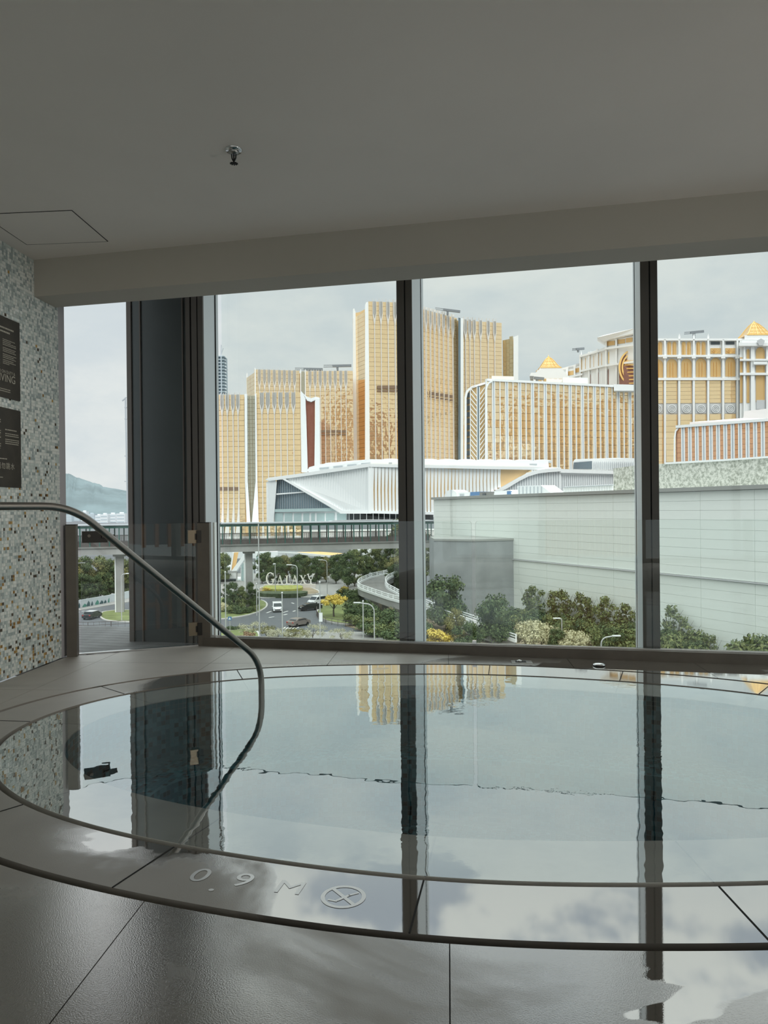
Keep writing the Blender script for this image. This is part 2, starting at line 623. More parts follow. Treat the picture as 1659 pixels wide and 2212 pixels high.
floor = slab_minus_pool(ROOM, -.06, -.014).build('floor', 'stone_bed', kind='structure')
FE1, FE2 = (.9895, .1445), (-.1445, .9895)
PIT, GAP = 1.015, .0035
QL = [-6.5, -4.7, -2.7, -.68, 1.35, 4.395, 5.41, 6.425, 7.44, 8.5]
for i in range(-5, 9):
    for q0, q1 in zip(QL[:-1], QL[1:]):
        p0 = -.007 + i * PIT
        sq = [(p0 + GAP / 2, q0 + GAP / 2), (p0 + PIT - GAP / 2, q0 + GAP / 2), (p0 + PIT - GAP / 2, q1 - GAP / 2), (p0 + GAP / 2, q1 - GAP / 2)]
        sq = [(FE1[0] * a + FE2[0] * b, FE1[1] * a + FE2[1] * b) for a, b in sq]
        sq = clip_convex(sq, ROOM)
        if len(sq) < 3: continue
        area = abs(sum(sq[k][0] * sq[(k + 1) % len(sq)][1] - sq[(k + 1) % len(sq)][0] * sq[k][1] for k in range(len(sq)))) / 2
        if area < .004: continue
        mb = slab_minus_pool(sq, -.014, 0.0)
        if mb: mb.build('paving_slab', 'floor_stone', floor)

# ------------------------------------------------------------------ pool
pool = thing('spa_pool', 'oval overflow spa pool with stone coping and teal mosaic basin', 'pool', (PC[0], PC[1], -.95))
def ring_piece(i0, i1, d0, d1, z0, z1):
    a, b = pool_curve(d0), pool_curve(d1)
    ks = [k % NP for k in range(i0, i1 + 1)]
    n = len(ks)
    vs = []
    for z in (z1, z0):
        for cv in (a, b):
            vs += [(float(cv[k][0]), float(cv[k][1]), z) for k in ks]
    fs = []
    for k in range(n - 1):
        fs.append((k, n + k, n + k + 1, k + 1))                       # top
        fs.append((2 * n + k, k, k + 1, 2 * n + k + 1))               # inner side
        fs.append((n + k, 3 * n + k, 3 * n + k + 1, n + k + 1))       # outer side
    if i1 - i0 < NP:
        fs.append((0, 2 * n, 3 * n, n)); fs.append((n - 1, 2 * n - 1, 4 * n - 1, 3 * n - 1))
    mb = MB(); mb.add(vs, fs)
    return mb
joints_xy = [(-3.19, 4.99), (-2.51, 5.68), (-1.58, 6.22), (-.585, 6.27), (.44, 6.18), (1.35, 5.85), (2.05, 5.35), (2.42, 4.45),
             (2.1, 3.6), (1.5, 3.0), (.545, 2.67), (-.475, 2.48), (-1.5, 2.54), (-2.38, 2.92), (-3.35, 4.15)]
mid = pool_curve(.19)
jk = sorted(int(np.argmin(np.hypot(mid[:, 0] - x, mid[:, 1] - y))) for x, y in joints_xy)
for n_, k in enumerate(jk):
    k2 = jk[(n_ + 1) % len(jk)]
    if k2 <= k: k2 += NP
    # a few millimetres of open joint at both ends
    mb = ring_piece(k, k2, SLOT, RING - SLOT, -.1, 0.0)
    c = mb.build('coping_slab', 'coping_stone', pool)
    ring_piece(k, k2, -RIM, -SLOT, -.1, -.006).build('rim_slab', 'rim_stone', pool)
    # joint strip between two coping slabs
    a, b = mid[k], pool_curve(SLOT)[k]
    a0, a1 = pool_curve(SLOT)[k], pool_curve(RING - SLOT)[k]
    MB().beam((a0[0], a0[1], .0), (a1[0], a1[1], .0), .006, .003).build('joint_strip', 'gasket_black', pool)
    r0, r1 = pool_curve(-RIM)[k], pool_curve(-SLOT)[k]
    MB().beam((r0[0], r0[1], -.0055), (r1[0], r1[1], -.0055), .005, .002).build('rim_joint', 'jamb_grey', pool)
ring_piece(0, NP, -SLOT - .02, SLOT + .02, -.13, -.09).build('overflow_channel', 'channel_dark', pool)
ring_piece(0, NP, RING - SLOT - .02, RING + SLOT + .06, -.13, -.09).build('drain_channel', 'channel_dark', pool)

# basin: wall, bench and floor, with a steel of tiles on each
ZB, ZF = -.42, -.86
Bc, Bi = pool_curve(-RIM), pool_curve(-RIM - BENCH)
mb = MB()
for cv, za, zb_ in ((Bc, -.01, ZB), (Bi, ZB, ZF)):
    vs = [(float(p[0]), float(p[1]), za) for p in cv] + [(float(p[0]), float(p[1]), zb_) for p in cv]
    mb.add(vs, [(k, (k + 1) % NP, NP + (k + 1) % NP, NP + k)[::-1] for k in range(NP)])
vs = [(float(p[0]), float(p[1]), ZB) for p in Bc] + [(float(p[0]), float(p[1]), ZB) for p in Bi]
mb.add(vs, [(k, (k + 1) % NP, NP + (k + 1) % NP, NP + k) for k in range(NP)])
mb.add([(float(p[0]), float(p[1]), ZF) for p in Bi], [tuple(range(NP))])
basin = mb.build('basin', 'pool_grout', pool)
rng = np.random.default_rng(5)
def tile_mat():
    x = rng.random()
    return 2 if x < .22 else (1 if x < .72 else 0)
tb = MB(); TS, TG = .032, .003
rB, rI = polar_radius(pool_curve(-RIM - .015)), polar_radius(Bi)
xs = np.arange(-3.6, 2.7, TS)
for y in np.arange(2.6, 6.1, TS):
    rr = np.hypot(xs - PC[0], y - PC[1]); ob_, ib = rB(xs, np.full_like(xs, y)), rI(xs, np.full_like(xs, y))
    for x, r, o_, i_ in zip(xs, rr, ob_, ib):
        if r > o_ - .02 or abs(r - i_) < .02: continue
        z = ZB + .002 if r > i_ else ZF + .002
        h = TS / 2 - TG / 2
        tb.add([(x - h, y - h, z), (x + h, y - h, z), (x + h, y + h, z), (x - h, y + h, z)], [(0, 1, 2, 3)], tile_mat())
for cv, za, zb_ in ((pool_curve(-RIM - .002), -.012, ZB), (pool_curve(-RIM - BENCH - .002), ZB, ZF)):
    seg = np.r_[0, np.cumsum(np.hypot(*(np.roll(cv, -1, 0) - cv).T))]
    total = seg[-1]
    n = int(total / TS)
    s = np.linspace(0, total, n, endpoint=False)
    cx = np.interp(s, seg, np.r_[cv[:, 0], cv[0, 0]]); cy = np.interp(s, seg, np.r_[cv[:, 1], cv[0, 1]])
    rows = int((za - zb_) / TS)
    for k in range(n):
        k2 = (k + 1) % n
        ax, ay = lerp(cx[k], cx[k2], .05), lerp(cy[k], cy[k2], .05)
        bx, by = lerp(cx[k], cx[k2], .95), lerp(cy[k], cy[k2], .95)
        for r in range(rows):
            z1 = za - r * TS; z0 = z1 - TS + TG
            tb.add([(ax, ay, z0), (bx, by, z0), (bx, by, z1), (ax, ay, z1)], [(3, 2, 1, 0)], tile_mat())
tb.build('basin_tiles', ['pool_tile_pale', 'pool_tile_teal', 'pool_tile_dark'], pool, kind='stuff')
for px, py in ((1157, 1650), (1297, 1665)):
    p = on(px, py, ZF)
    MB().lathe([(.0, .0), (.05, .0), (.05, .012), (.0, .014)], (p.x, p.y, ZF + .002), 20).build('floor_jet', 'white_plastic', pool)
p = on(690, 1690, ZF)
mb = MB()
for k in range(9): mb.box((p.x, p.y - .16 + .04 * k, ZF + .008), (.36, .018, .012))
mb.box((p.x - .19, p.y, ZF + .008), (.02, .36, .014)); mb.box((p.x + .19, p.y, ZF + .008), (.02, .36, .014))
mb.build('drain_grate', 'white_plastic', pool)

# depth marking on the coping slab
for body, x, y, sz, rz in (('0', -1.27, 2.515, .135, -.02), ('.', -1.185, 2.463, .14, 0), ('9', -1.105, 2.512, .135, -.02), ('M', -.925, 2.497, .125, .0)):
    me = text_mesh('depth_character', body, sz, 'decal_white')
    ob = inst(me, 'depth_character', (x, y, .0012), pool, (0, 0, rz), (1.12, 1, 1))
mb = MB(); n = 48
def flat_ring(mb, c, r0, r1, z, n=48):
    vs = [(c[0] + r * math.cos(2 * PI * k / n), c[1] + r * math.sin(2 * PI * k / n), z) for r in (r0, r1) for k in range(n)]
    mb.add(vs, [(k, n + k, n + (k + 1) % n, (k + 1) % n) for k in range(n)])
SY = (-.728, 2.478)
flat_ring(mb, SY, .062, .076, .0012)
mb.build('no_diving_ring', 'decal_white', pool)
mb = MB()
def flat_bar(mb, a, b, w, z=.0013):
    a, b = Vector((a[0], a[1], 0)), Vector((b[0], b[1], 0)); d = (b - a).normalized(); s = Vector((-d.y, d.x, 0)) * w / 2
    mb.add([(q.x, q.y, z) for q in (a - s, b - s, b + s, a + s)], [(0, 1, 2, 3)])
flat_bar(mb, (SY[0] - .048, SY[1] + .044), (SY[0] + .048, SY[1] - .044), .014)
mb.build('no_diving_slash', 'decal_white', pool)
mb = MB()
flat_bar(mb, (SY[0] - .045, SY[1] - .03), (SY[0] - .012, SY[1] - .034), .008, .0014)
flat_bar(mb, (SY[0] - .014, SY[1] - .03), (SY[0] + .018, SY[1] + .014), .011, .0014)
flat_bar(mb, (SY[0] + .016, SY[1] + .012), (SY[0] + .044, SY[1] + .036), .009, .0014)
mb.build('diver_figure', 'decal_white', pool)

Wc = pool_curve(-SLOT * .8)
mb = MB(); mb.add([(float(p[0]), float(p[1]), -.0015) for p in Wc], [tuple(range(NP))])
water = mb.build('pool_water', 'pool_water')
tag(water, 'still clear water filling the oval spa pool to its rim', 'water'); water['kind'] = 'stuff'

# ------------------------------------------------------------------ left wall with glass mosaic
S0, S1 = -6.5, .943
mb = MB()
mb.prism([wallp(S0, 0), wallp(S1, 0), wallp(S1, 0, -.3), wallp(S0, 0, -.3)], (0, 0, 4.0))
wall_left = mb.build('wall_left', 'grout', kind='structure')
TP, TGp, TH = .0252, .0032, .003
tb = MB(); rw = random.Random(11)
rows, cols = int(CEIL / TP), int((S1 + 2.6) / TP)
gold = {}
for r in range(rows):
    z = r * TP
    base = .012 + .17 * max(0, 1 - z / 2.7) ** 1.5
    for c in range(cols):
        if rw.random() < base * .62:
            gold[(r, c)] = 1
            if rw.random() < .38: gold[(r + rw.choice((-1, 0, 0, 1)), c + rw.choice((0, 1)))] = 1
for r in range(rows):
    for c in range(cols):
        s1 = S1 - c * TP; s0 = s1 - TP + TGp
        z0 = r * TP + .002; z1 = z0 + TP - TGp
        if (r, c) in gold:
            x = rw.random(); zf = z0 / 3.4
            m = 5 if x < .35 + .35 * zf else (4 if x < .72 + .1 * zf else 3)
        else:
            x = rw.random(); m = 0 if x < .45 else (1 if x < .8 else 2)
        h = TH * (0.6 + rw.random() * .8)
        tl = (rw.random() - .5) * .0016
        f = [wallp(s0, z0, h + tl), wallp(s1, z0, h - tl), wallp(s1, z1, h - tl), wallp(s0, z1, h + tl)]
        b = [wallp(s0, z0), wallp(s1, z0), wallp(s1, z1), wallp(s0, z1)]
        tb.add(f + b, [(0, 1, 2, 3), (0, 4, 5, 1), (1, 5, 6, 2), (2, 6, 7, 3), (3, 7, 4, 0)], m)
tb.build('mosaic_tiles', ['mosaic_white', 'mosaic_mint', 'mosaic_grey', 'mosaic_gold', 'mosaic_amber', 'mosaic_brown'], wall_left, kind='stuff')
mb = MB()
mb.prism([wallp(S1, 0), wallp(S1 + .115, 0), wallp(S1 + .115, 0, -.3), wallp(S1, 0, -.3)], (0, 0, 4.0))
mb.build('trim_1', 'jamb_grey', kind='structure')

# wall plaques
def plaque(name, label, z0, z1, draw):
    t = thing(name, label, 'sign', tuple(wallp(0, z0, .01)))
    mb = MB(); a, b = -.38, .302
    mb.prism([wallp(a, z0, .004), wallp(b, z0, .004), wallp(b, z1, .004), wallp(a, z1, .004)], WN * .012)
    mb.build('plate', 'plaque_metal', t)
    draw(t)
    return t
WROT = Matrix((tuple([WD.x, 0, WN.x]), tuple([WD.y, 0, WN.y]), (0, 1, 0))).to_euler()
def wall_text(t, body, size, s, z, align='RIGHT', spacing=1.0):
    me = text_mesh('lettering', body, size, 'plaque_text', 0.0, align, spacing)
    inst(me, 'lettering', tuple(wallp(s, z, .0175)), t, tuple(WROT))
def small_print(t, blocks):
    mb = MB(); rp = random.Random(3)
    for s0, s1, za, n, dz in blocks:
        for k in range(n):
            e = s1 if rp.random() < .6 else lerp(s0, s1, rp.uniform(.45, .95))
            z = za - k * dz
            s = s0
            while s < e - .006:
                w = rp.uniform(.008, .022)
                w = min(w, e - s)
                mb.add([wallp(s, z, .0172), wallp(s + w, z, .0172), wallp(s + w, z + dz * .42, .0172), wallp(s, z + dz * .42, .0172)], [(0, 1, 2, 3)])
                s += w + .004
    mb.build('small_print', 'plaque_text', t, kind='stuff')
def draw1(t):
    small_print(t, [(-.30, .215, 2.742, 2, .030), (-.30, .02, 2.66, 18, .0135), (.06, .245, 2.655, 4, .0135), (.06, .245, 2.59, 3, .0135), (.06, .245, 2.54, 3, .0135), (.06, .245, 2.495, 3, .0135), (-.3, .16, 2.265, 2, .016)])
    wall_text(t, 'LIFEGUARD ON DUTY &', .034, .225, 2.405)
    wall_text(t, 'DIVING', .086, .232, 2.355); wall_text(t, 'NO', .086, -.13, 2.355)
def draw2(t):
    small_print(t, [(-.30, .02, 2.02, 14, .017), (.08, .27, 1.95, 1, .02), (.08, .27, 1.92, 2, .016), (.08, .27, 1.875, 3, .016), (-.3, .2, 1.72, 1, .018), (-.3, .05, 1.575, 1, .016)])
    wall_text(t, '請勿跳水', .056, .205, 1.665, spacing=1.25)
plaque('pool_rules_plaque', 'bronze wall plaque lettered NO DIVING, hung above the other plaque', 2.203, 2.836, draw1)
plaque('pool_rules_plaque', 'bronze wall plaque with Chinese characters, hung below the other plaque', 1.503, 2.124, draw2)

# ------------------------------------------------------------------ ceiling, beam, closing walls
MB().box((1.0, .33, CEIL + .09), (11.5, 10.66, .18)).build('ceiling', 'ceiling_paint', kind='structure')
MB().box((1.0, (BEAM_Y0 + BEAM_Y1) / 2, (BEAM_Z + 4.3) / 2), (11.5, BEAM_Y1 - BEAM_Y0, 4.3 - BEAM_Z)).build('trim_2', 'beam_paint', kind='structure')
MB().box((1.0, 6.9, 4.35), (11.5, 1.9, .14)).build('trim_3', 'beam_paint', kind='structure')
# the hall has window fronts behind the camera and at its far side too
mb = MB(); mb.box((1.85, -5.1, 3.28), (9.4, .2, .32)); mb.box((1.85, -5.1, .05), (9.4, .2, .1))
for x in (-2.8, -.5, 1.8, 4.1, 6.5): mb.box((x, -5.1, 1.6), (.16, .2, 3.1))
wb = mb.build('wall_back', 'back_wall', kind='structure')
mb = MB(); mb.box((6.62, .9, 3.28), (.2, 12, .32)); mb.box((6.62, .9, .05), (.2, 12, .1))
for y in (-5, -2.6, -.2, 2.2, 4.6, 6.8): mb.box((6.62, y, 1.6), (.2, .16, 3.1))
wr = mb.build('wall_right', 'back_wall', kind='structure')
for x in (-1.65, .65, 2.95, 5.3): MB().box((x, -5.1, 1.61), (2.2, .016, 3.02)).build('glass_pane', 'curtain_glass', wb)
for y in (-3.8, -1.4, 1.0, 3.4, 5.7): MB().box((6.62, y, 1.61), (.016, 2.2, 3.02)).build('glass_pane', 'curtain_glass', wr)

# access hatch in the ceiling
hc = [on(155, 454, CEIL), on(233, 521, CEIL), on(58, 528, CEIL)]
h3 = hc[0] + (hc[2] - hc[1])
hatch = thing('access_hatch', 'square white access hatch flush in the ceiling by the mosaic wall', 'hatch', tuple((hc[0] + hc[2]) / 2))
quad = [hc[0], hc[1], hc[2], h3]
cen = sum(quad, Vector()) / 4
mb = MB(); mb.prism([q + (cen - q) * .012 for q in quad], (0, 0, -.003)); mb.build('hatch_door', 'ceiling_paint', hatch)
mb = MB()
for k in range(4):
    a, b = quad[k], quad[(k + 1) % 4]
    mb.beam((a.x, a.y, CEIL - .001), (b.x, b.y, CEIL - .001), .006, .004)
mb.build('hatch_frame', 'channel_dark', hatch)

# sprinkler
sp = on(505, 323, CEIL)
spr = thing('fire_sprinkler', 'small chrome pendent fire sprinkler on the plain ceiling', 'sprinkler', (sp.x, sp.y, CEIL))
MB().lathe([(.0, -.012), (.045, -.012), (.052, -.003), (.052, 0)], (sp.x, sp.y, CEIL), 28).build('escutcheon', 'chrome', spr)
MB().lathe([(.016, -.03), (.032, -.022), (.032, -.012)], (sp.x, sp.y, CEIL), 24).build('cup', 'brushed_steel', spr)
mb = MB()
for s in (-1, 1): mb.tube([(sp.x + s * .014, sp.y, CEIL - .02), (sp.x + s * .012, sp.y, CEIL - .05), (sp.x, sp.y, CEIL - .075)], .004, 8)
mb.tube([(sp.x, sp.y, CEIL - .02), (sp.x, sp.y, CEIL - .075)], .005, 8)
mb.build('frame', 'gasket_black', spr)
mb = MB(); mb.lathe([(.0, -.084), (.012, -.084), (.012, -.078), (.0, -.074)], (sp.x, sp.y, CEIL), 16)
for k in range(10):
    a = 2 * PI * k / 10
    mb.beam((sp.x + .008 * math.cos(a), sp.y + .008 * math.sin(a), CEIL - .081), (sp.x + .024 * math.cos(a), sp.y + .024 * math.sin(a), CEIL - .083), .007, .0025)
mb.build('deflector', 'gasket_black', spr)

# ------------------------------------------------------------------ handrail into the pool
PLAN_A, PLAN_E = at(0, 1100, 3.9), on(565, 1500)
PLAN_A.z = 1.335
dirp = Vector((PLAN_E.x - PLAN_A.x, PLAN_E.y - PLAN_A.y, 0))
def plan_hit(px, py):
    """point of the rail's vertical plane seen at a pixel"""
    d = ray(px, py); n = Vector((-dirp.y, dirp.x, 0))
    t = (PLAN_A.x * n.x + PLAN_A.y * n.y) / (d.x * n.x + d.y * n.y)
    return EYEP + d * t
def bend(pts, r, n=7):
    res = [pts[0]]
    for i in range(1, len(pts) - 1):
        p, a, b = pts[i], pts[i - 1], pts[i + 1]
        da, db = (a - p).normalized(), (b - p).normalized()
        k = min(r, (a - p).length * .48, (b - p).length * .48)
        p0, p1 = p + da * k, p + db * k
        for j in range(n + 1):
            t = j / n
            res.append(p0 * (1 - t) ** 2 + p * 2 * t * (1 - t) + p1 * t * t)
    res.append(pts[-1])
    return res
top0 = PLAN_A - dirp * .62; top0.z = 1.335
k1 = plan_hit(155, 1099); k1.z = 1.335
k2 = plan_hit(560, 1440)
foot = Vector((PLAN_E.x, PLAN_E.y, -.40))
k2.x, k2.y = PLAN_E.x - dirp.x * .0, PLAN_E.y - dirp.y * .0
k2.z = plan_hit(562, 1428).z
hr = thing('pool_handrail', 'bent tubular steel handrail running down into the spa pool', 'handrail', (top0.x, top0.y, 0))
path = bend([Vector((top0.x, top0.y, .0)), top0, k1, k2, foot], .17)
MB().tube(path, .0212, 18).build('rail', 'rail_steel', hr)
MB().lathe([(.0, 0), (.05, 0), (.05, .008), (.024, .014)], (top0.x, top0.y, 0), 20).build('base_flange', 'rail_steel', hr)
MB().lathe([(.0, 0), (.05, 0), (.05, .008), (.024, .014)], (foot.x, foot.y, ZB), 20).build('base_flange', 'rail_steel', hr)

# ------------------------------------------------------------------ sill and balustrade
sill = thing('window_kerb', 'low bronze kerb box running along the foot of the glass balustrade', 'kerb', (1.5, 6.89, 0))
MB().box((1.56, 6.895, .041), (9.9, .15, .084)).build('kerb_box', 'bronze_metal', sill)
MB().box((1.62, 6.875, .088), (9.7, .012, .010)).build('glazing_strip', 'steel_strip', sill)
MB().box((1.62, 6.912, .088), (9.7, .012, .010)).build('glazing_strip', 'steel_strip', sill)
def x_at(px, y, py=1250):
    d = ray(px, py)
    return d.x * y / d.y
def glass_pane(name, a, b, z0, z1, t, r, parent, mats=('clear_glass', 'glass_edge')):
    """upright pane between plan points a and b with rounded upper corners"""
    a, b = Vector((a[0], a[1], 0)), Vector((b[0], b[1], 0))
    w = (b - a).length; e = (b - a) / w; n = Vector((-e.y, e.x, 0)) * t
    prof = [(0, z0), (w, z0)]
    for k in range(5): prof.append((w - r + r * math.sin(PI / 2 * (1 - k / 4)), z1 - r + r * math.cos(PI / 2 * (1 - k / 4))))
    for k in range(5): prof.append((r - r * math.sin(PI / 2 * k / 4), z1 - r + r * math.cos(PI / 2 * k / 4)))
    base = a - n / 2
    ring = [base + e * s + Vector((0, 0, z)) for s, z in prof]
    m = len(ring)
    mb = MB()
    vs = ring + [q + n for q in ring]
    mb.add(vs, [tuple(range(m)), tuple(range(2 * m - 1, m - 1, -1))], 0)
    mb.add(vs, [(i, m + i, m + (i + 1) % m, (i + 1) % m) for i in range(m)], 1)
    return mb.build(name, list(mats), parent)
GY = 6.893
xj0, xj1 = x_at(1019.5, GY), x_at(1028, GY)
bal = thing('glass_balustrade', 'frameless clear glass balustrade along the window front', 'balustrade', (1.5, GY, .085))
edges = [(-3.235, xj0), (xj1, xj1 + 2.44), (xj1 + 2.476, xj1 + 4.9)]
for a, b in edges: glass_pane('glass_panel', (a, GY), (b, GY), .07, 1.19, .017, .03, bal)
MB().box(((xj0 + xj1) / 2, GY, .105), (.034, .05, .024)).build('joint_clamp', 'steel_strip', bal)
# ------------------------------------------------------------------ glass gate
PA, PB = Vector((-4.325, 6.135, 0)), Vector((-3.385, 6.868, 0))
gd = (PB - PA).normalized(); ga = math.atan2(gd.y, gd.x); gn = Vector((gd.y, -gd.x, 0))
gate = thing('glass_gate', 'frameless glass gate with bronze hinges and latch between two posts', 'gate', tuple((PA + PB) / 2))
g0, g1 = PA + gd * .075, PB - gd * .085
glass_pane('glass_panel', (g0.x, g0.y), (g1.x, g1.y), .02, 1.185, .012, .01, gate)
for z in (1.055, .165):
    p = g1 - gd * .03
    h = MB().box((p.x, p.y, z), (.085, .036, .125), ga).build('hinge', 'brass_plate', gate)
    q = g1 + gd * .028
    MB().box((q.x + gn.x * .01, q.y + gn.y * .01, z), (.042, .05, .12), ga).build('hinge_knuckle', 'bronze_dark', h)
    MB().box((p.x + gd.x * .03 + gn.x * .02, p.y + gd.y * .03 + gn.y * .02, z), (.018, .006, .06), ga).build('hinge_slot', 'bronze_dark', h)
p = g0 + gd * .12
lock = MB().box((p.x, p.y, 1.075), (.22, .045, .105), ga).build('latch_case', 'bronze_dark', gate)
q = g0 + gd * .29 + gn * .03
MB().beam((p.x + gn.x * .03 + gd.x * .06, p.y + gn.y * .03 + gd.y * .06, 1.08), (q.x, q.y, 1.075), .02, .034).build('latch_lever', 'bronze_dark', lock)
q = g0 + gd * .07 + gn * .024
MB().tube([q + Vector((0, 0, 1.085)), q + gn * .006 + Vector((0, 0, 1.085))], .014, 14).build('key_cylinder', 'bronze_metal', lock)
for P_, w, d, lab in ((PA, .088, .075, 'slim bronze gate post standing against the mosaic wall'), (PB, .115, .09, 'slim bronze gate post at the end of the glass balustrade')):
    t = thing('gate_post', lab, 'post', (P_.x, P_.y, 0))
    off = 0
    MB().box((P_.x + off, P_.y, .592), (w, d, 1.184), ga * .55 if P_ is PA else .25).build('post_shaft', 'bronze_metal', t)
    MB().box((P_.x + off, P_.y, 1.188), (w + .002, d + .002, .008), ga * .55 if P_ is PA else .25).build('post_cap', 'bronze_dark', t)
MB().box((PB.x + .105, PB.y + .012, .63), (.018, .05, 1.12)).build('edge_channel', 'steel_strip', bal)
a, b = PA + gd * .02 - gn * .05, PB - gd * .06 - gn * .01
tag(MB().beam((a.x, a.y, .006), (b.x, b.y, .006), .05, .012).build('gate_threshold', 'steel_strip'), 'thin steel threshold strip on the floor beneath the glass gate', 'threshold')

# terrace deck beyond the gate
mb = MB(); mb.prism([(-9, 6.0, -.17), (-4.45, 6.0, -.17), (-3.46, 6.80, -.17), (-3.46, 7.2, -.17), (-3.85, 7.2, -.17), (-4.22, 7.9, -.17), (-9, 7.9, -.17)], (0, 0, .1)); deck = mb.build('terrace_floor', 'stone_bed', kind='structure')
y = 6.05
while y < 7.80:
    x0 = -9.0
    # the planks stop at the gate line
    x1 = (-3.46 if y < 7.06 else min(-3.62, -.535 * (y + .14))) if y > 6.80 else PA.x + (y - PA.y) / gd.y * gd.x - .06
    if y < 6.16: x1 = -4.44
    MB().box(((x0 + x1) / 2, y + .07, -.035), (x1 - x0, .137, .03)).build('deck_plank', 'deck_wood', deck)
    y += .145
# ------------------------------------------------------------------ curtain wall
MB().box((1.55, 7.03, -.35), (10.0, .16, .6)).build('floor_edge', 'stone_bed', kind='structure')
ZT = 4.25
def mullion(x0, x1, depth, label, base):
    t = thing('window_mullion', label, 'mullion', ((x0 + x1) / 2, CURT_Y, base), 'mullions of the window wall')
    xm = x0 + (x1 - x0) * .54
    h = ZT - base; zc = (ZT + base) / 2
    MB().box(((x0 + xm) / 2 - .003, CURT_Y + .012, zc), (xm - x0 - .006, .024, h)).build('front_cap', 'mullion_front', t)
    MB().box(((x1 + xm) / 2 + .003, CURT_Y + .012, zc), (x1 - xm - .006, .024, h)).build('front_cap', 'mullion_front', t)
    MB().box((xm, CURT_Y + .022, zc), (.03, .02, h)).build('cap_groove', 'gasket_black', t)
    d0 = depth * .72
    MB().box(((x0 + x1) / 2, CURT_Y + .024 + d0 / 2, zc), (x1 - x0 - .004, d0, h)).build('box_section', 'aluminium', t)
    MB().box(((x0 + x1) / 2, CURT_Y + .024 + d0 + .012, zc), (x1 - x0 + .004, .024, h)).build('gasket', 'gasket_black', t)
    MB().box(((x0 + x1) / 2, CURT_Y + .048 + d0 + (depth - d0) / 2 - .024, zc), (x1 - x0 - .004, depth - d0 - .03, h)).build('outer_cap', 'aluminium', t)
    return t
mull = [(-3.600, -3.469, .35, 'mullion of dark bronze and pale aluminium joined to the broad dark column'),
        (-1.497, -1.352, .62, 'next mullion of the window wall from the broad dark column'),
        (.678, .820, .72, 'mullion of the window wall standing before the long white panelled wall'),
        (2.85, 2.99, .62, 'mullion of the window wall farthest from the mosaic wall'),]
for k, (x0, x1, d, lab) in enumerate(mull): mullion(x0, x1, d, lab, -.05)
GYC = CURT_Y + .45
for k, (x0, x1) in enumerate(((-3.47, -1.495), (-1.355, .68), (.818, 2.855), (2.985, 6.5))):
    mb = MB(); mb.box(((x0 + x1) / 2, GYC, (ZT - .05) / 2), (x1 - x0, .02, ZT + .05))
    mb.build('window_%d' % (k + 1), 'curtain_glass', kind='structure')
col = thing('clad_column', 'broad dark metal-clad column standing on the terrace beyond the glass gate', 'column', (-3.96, 7.3, -.02))
MB().box((-3.958, 7.36, ZT / 2 - .01), (.70, .60, ZT + .02)).build('cladding', 'column_panel', col)
for x, w in ((-4.285, .05), (-4.16, .012), (-3.69, .012), (-3.63, .045)):
    MB().box((x, 7.052, ZT / 2 - .01), (w, .018, ZT + .02)).build('cover_strip', 'mullion_front', col)
MB().box((-3.6, 7.06, ZT / 2 - .01), (.012, .02, ZT + .02)).build('joint_line', 'gasket_black', col)

# ------------------------------------------------------------------ deck fittings by the window
p = on(1127, 1430.5)
dv = thing('floor_box', 'square steel floor box with an open lid let into the paving', 'floor box', (p.x, p.y, 0))
MB().box((p.x, p.y, .002), (.17, .13, .004), .145).build('frame_plate', 'brushed_steel', dv)
MB().box((p.x - .01, p.y + .005, .0045), (.09, .07, .003), .145).build('opening', 'channel_dark', dv)
MB().lathe([(.0, 0), (.026, 0), (.022, .012), (.0, .016)], (p.x - .02, p.y + .005, .004), 16).build('cap', 'chrome', dv)
p = on(1294, 1438)
dn = thing('deck_nozzle', 'low round steel button nozzle with dark foot on the paving', 'nozzle', (p.x, p.y, 0))
MB().lathe([(.0, 0), (.046, 0), (.048, .008)], (p.x, p.y, 0), 24).build('foot_ring', 'gasket_black', dn)
MB().lathe([(.052, .008), (.050, .014), (.030, .022), (.0, .024)], (p.x, p.y, 0), 24).build('button', 'chrome', dn)

# ------------------------------------------------------------------ fill lamps added out of view to brighten ceiling and mosaic wall
plain('fitting_black', (.03, .03, .03), .5)
def fill_spot(name, label, loc, target, power, size, colour):
    t = thing(name, label, 'lamp', loc)
    d = (Vector(target) - Vector(loc)).normalized()
    p = Vector(loc)
    MB().tube([p - d * .10, p + d * .03], .06, 18, cap=False).build('shade', 'fitting_black', t)
    MB().tube([p - d * .12, p - d * .10], .045, 14).build('back_plate', 'fitting_black', t)
    foot_z = CEIL if p.z > 2 else 0.0
    MB().tube([(p.x, p.y, foot_z), (p.x - d.x * .11, p.y - d.y * .11, p.z - d.z * .11)], .014, 10).build('stem', 'fitting_black', t)
    MB().lathe([(.0, -.006), (.05, -.006), (.05, .006), (.0, .006)], (p.x, p.y, foot_z), 18).build('base_plate', 'fitting_black', t)
    ld = bpy.data.lights.new('fill_bulb', 'SPOT')
    ld.energy = power; ld.spot_size = math.radians(size); ld.spot_blend = 1.0; ld.shadow_soft_size = .05; ld.color = colour
    lo = bpy.data.objects.new('fill_bulb', ld); COL.objects.link(lo); lo.parent = t
    lo.location = d * .035
    lo.rotation_euler = d.to_track_quat('-Z', 'Y').to_euler()
fill_spot('fill_floor_lamp', 'unseen black fill lamp added on the floor to brighten the ceiling', (4.2, 2.4, .14), (-1.1, 5.3, 3.43), FILL_UP, 62, (1.0, .94, .86))
fill_spot('fill_ceiling_lamp', 'unseen black fill lamp added at the ceiling to brighten the mosaic wall', (3.2, 2.6, 3.30), (-4.3, 5.3, 1.25), FILL_WALL, 34, (1.0, .96, .90))
